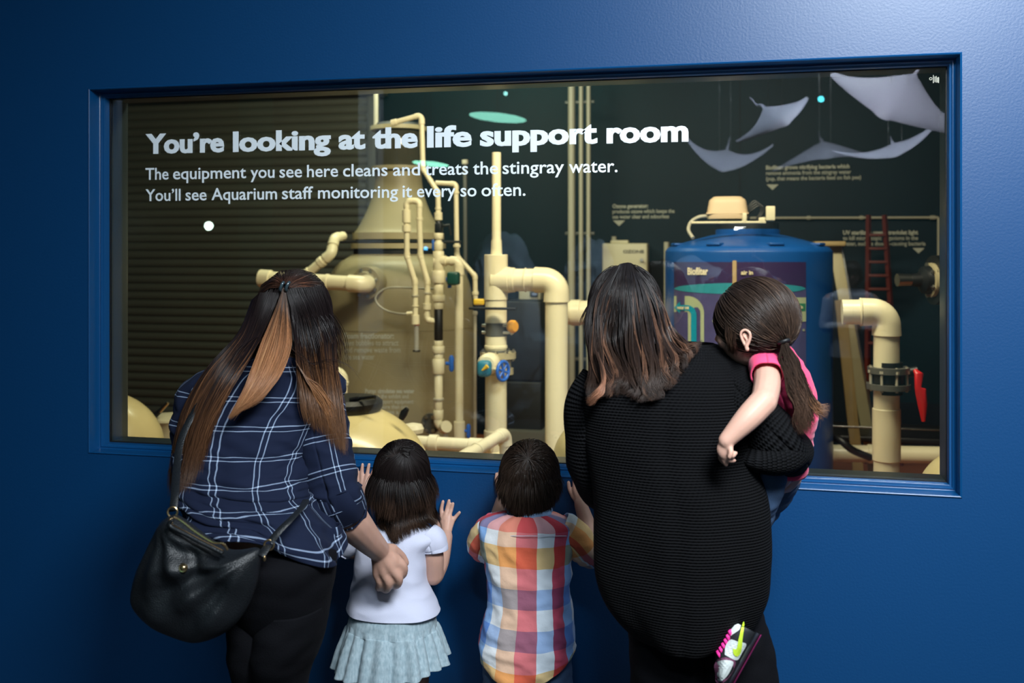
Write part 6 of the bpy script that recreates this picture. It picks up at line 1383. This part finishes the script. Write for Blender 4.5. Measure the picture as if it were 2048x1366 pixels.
# pale column in the hall
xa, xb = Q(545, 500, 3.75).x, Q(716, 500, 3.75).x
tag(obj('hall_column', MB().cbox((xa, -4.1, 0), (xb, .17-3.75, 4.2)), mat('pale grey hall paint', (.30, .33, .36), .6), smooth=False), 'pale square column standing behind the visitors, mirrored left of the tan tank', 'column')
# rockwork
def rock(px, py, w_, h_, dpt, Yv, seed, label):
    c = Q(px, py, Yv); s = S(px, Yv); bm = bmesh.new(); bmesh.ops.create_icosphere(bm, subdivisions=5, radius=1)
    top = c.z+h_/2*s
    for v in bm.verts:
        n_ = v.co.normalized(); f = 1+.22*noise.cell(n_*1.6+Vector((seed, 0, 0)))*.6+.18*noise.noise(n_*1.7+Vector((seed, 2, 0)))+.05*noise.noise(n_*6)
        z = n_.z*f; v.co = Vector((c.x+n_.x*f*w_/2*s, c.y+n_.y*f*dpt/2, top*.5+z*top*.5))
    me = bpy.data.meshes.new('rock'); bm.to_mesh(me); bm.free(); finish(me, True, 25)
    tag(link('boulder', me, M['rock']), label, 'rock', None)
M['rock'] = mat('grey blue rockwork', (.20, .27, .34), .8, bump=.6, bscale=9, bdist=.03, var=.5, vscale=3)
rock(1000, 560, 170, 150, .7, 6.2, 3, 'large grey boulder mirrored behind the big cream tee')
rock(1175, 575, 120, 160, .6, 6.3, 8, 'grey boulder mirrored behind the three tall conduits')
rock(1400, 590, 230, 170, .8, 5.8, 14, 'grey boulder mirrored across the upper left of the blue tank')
area('rock_fill_light', (.2, -4.4, 4.0), Q(1180, 560, 6.0), .6, 110, (.75, .88, 1.0))  # added fill lamp so that the rocks show in the pane
# a visitor in a grey jumper at the back of the hall and the photographer
def figure(x, y, hgt, face, top_m, leg_m, label, arms, head_mat='hair'):
    k = hgt/1.7; t = thing('person', label, 'person', (x, y, 0)); f = 1 if face > 0 else -1
    o = lambda a, b, c_: Vector((x+a*k*f, y+b*k*f, c_*k))
    mb = MB(); c = o(0, .02, 1.585); R, g = head(mb, c, (0, f, -.05), k*1.05); face_parts(g, k*1.05, t)
    limb(mb, [o(0, 0, 1.53), o(0, -.01, 1.42)], [.05*k, .06*k])
    torso(mb, [(x, y, 1.44*k, .07*k, .06*k), (x, y, 1.38*k, .17*k, .09*k), (x, y, 1.1*k, .14*k, .10*k), (x, y, .9*k, .16*k, .11*k)], .95)
    for sx, (sh_, el_, wr_, fg) in zip((-1, 1), arms):
        S_, E_, Wr, Fg = [o(*a) for a in (sh_, el_, wr_, fg)]
        limb(mb, [S_, E_], [.046*k, .040*k]); limb(mb, [E_, Wr], [.038*k, .027*k]); d = Fg-Wr
        lat = Vector((0, 0, 1)).cross(d).normalized()*.012*k if abs(d.z) < .05 else Vector((.012*k, 0, 0))
        hand(mb, Wr, .026*k, [[Wr+d*.5+lat*(i-1.5), Wr+d*.78+lat*(i-1.5)*1.1, Wr+d*(1.02-.05*abs(i-1.5))+lat*(i-1.5)] for i in range(4)]+[[Wr+d*.3+lat*2.4, Wr+d*.55+lat*3.2, Wr+d*.7+lat*3.0]], .0085*k)
    for sx in (-1, 1): limb(mb, [o(sx*.09, 0, .88), o(sx*.09, .01, .48), o(sx*.09, 0, .07)], [.075*k, .05*k, .035*k])
    skin('body', mb, M['skin_a'], t, .006, 3)
    cloth('jumper', [(x, y, 1.455*k, .08*k, .07*k), (x, y, 1.42*k, .14*k, .09*k), (x, y, 1.36*k, .20*k, .115*k), (x, y, 1.1*k, .175*k, .125*k), (x, y, .9*k, .185*k, .135*k), (x, y, .84*k, .185*k, .135*k)], top_m, t, 50, 60, wr=lambda f_, v, t_, q_: .006*nz(f_*8, v*14, 3))
    for i, (sh_, el_, wr_, fg) in enumerate(arms):
        a, b, c_ = o(*sh_), o(*el_), o(*wr_); m1 = b.lerp(a, .12); m2 = b.lerp(c_, .12)
        cloth(('left', 'right')[i]+'_sleeve', [(*a, .058*k, .06*k), (*a.lerp(b, .5), .055*k, .055*k), (*m1, .052*k, .052*k), (*m2, .050*k, .050*k), (*b.lerp(c_, .9), .038*k, .038*k)], top_m, t, 40, 30, flat=False)
    for sx, nm in ((-1, 'left_trouser_leg'), (1, 'right_trouser_leg')):
        a, b = o(sx*.085, 0, .92), o(sx*.09, 0, .05); cloth(nm, [(*a, .088*k, .11*k), (*a.lerp(b, .45), .07*k, .075*k), (*b, .055*k, .06*k)], leg_m, t, 30, 30); q_ = o(sx*.09, -.08, 0); q2_ = o(sx*.09, .17, 0); shoe(t, (q_.x, q_.y, 0), (q2_.x, q2_.y, 0), .09, .07, M['shoe_dark'], M['sole'])
    h_ = Hair(); cc_, rr_ = skull(c, R, k*1.05)
    grow(h_, 1400, cc_, rr_, R, (0, -.5, .8), lambda q_: not (q_[1] > .4 and q_[2] < .45) and q_[2] > -.6, None, [], (.02, .014, .01), (.03, .02, .014), r=.0014, k=8, stiff=.9, lift=(.002, .012), wave=0)
    obj('scalp_cap', MB().ell(*skull(c, R, k*1.05, .0035), R, 28, 18), mat('brown scalp', (.018, .012, .009), .6), t); h_.build('hair', t, M['hair'])
    return t, o
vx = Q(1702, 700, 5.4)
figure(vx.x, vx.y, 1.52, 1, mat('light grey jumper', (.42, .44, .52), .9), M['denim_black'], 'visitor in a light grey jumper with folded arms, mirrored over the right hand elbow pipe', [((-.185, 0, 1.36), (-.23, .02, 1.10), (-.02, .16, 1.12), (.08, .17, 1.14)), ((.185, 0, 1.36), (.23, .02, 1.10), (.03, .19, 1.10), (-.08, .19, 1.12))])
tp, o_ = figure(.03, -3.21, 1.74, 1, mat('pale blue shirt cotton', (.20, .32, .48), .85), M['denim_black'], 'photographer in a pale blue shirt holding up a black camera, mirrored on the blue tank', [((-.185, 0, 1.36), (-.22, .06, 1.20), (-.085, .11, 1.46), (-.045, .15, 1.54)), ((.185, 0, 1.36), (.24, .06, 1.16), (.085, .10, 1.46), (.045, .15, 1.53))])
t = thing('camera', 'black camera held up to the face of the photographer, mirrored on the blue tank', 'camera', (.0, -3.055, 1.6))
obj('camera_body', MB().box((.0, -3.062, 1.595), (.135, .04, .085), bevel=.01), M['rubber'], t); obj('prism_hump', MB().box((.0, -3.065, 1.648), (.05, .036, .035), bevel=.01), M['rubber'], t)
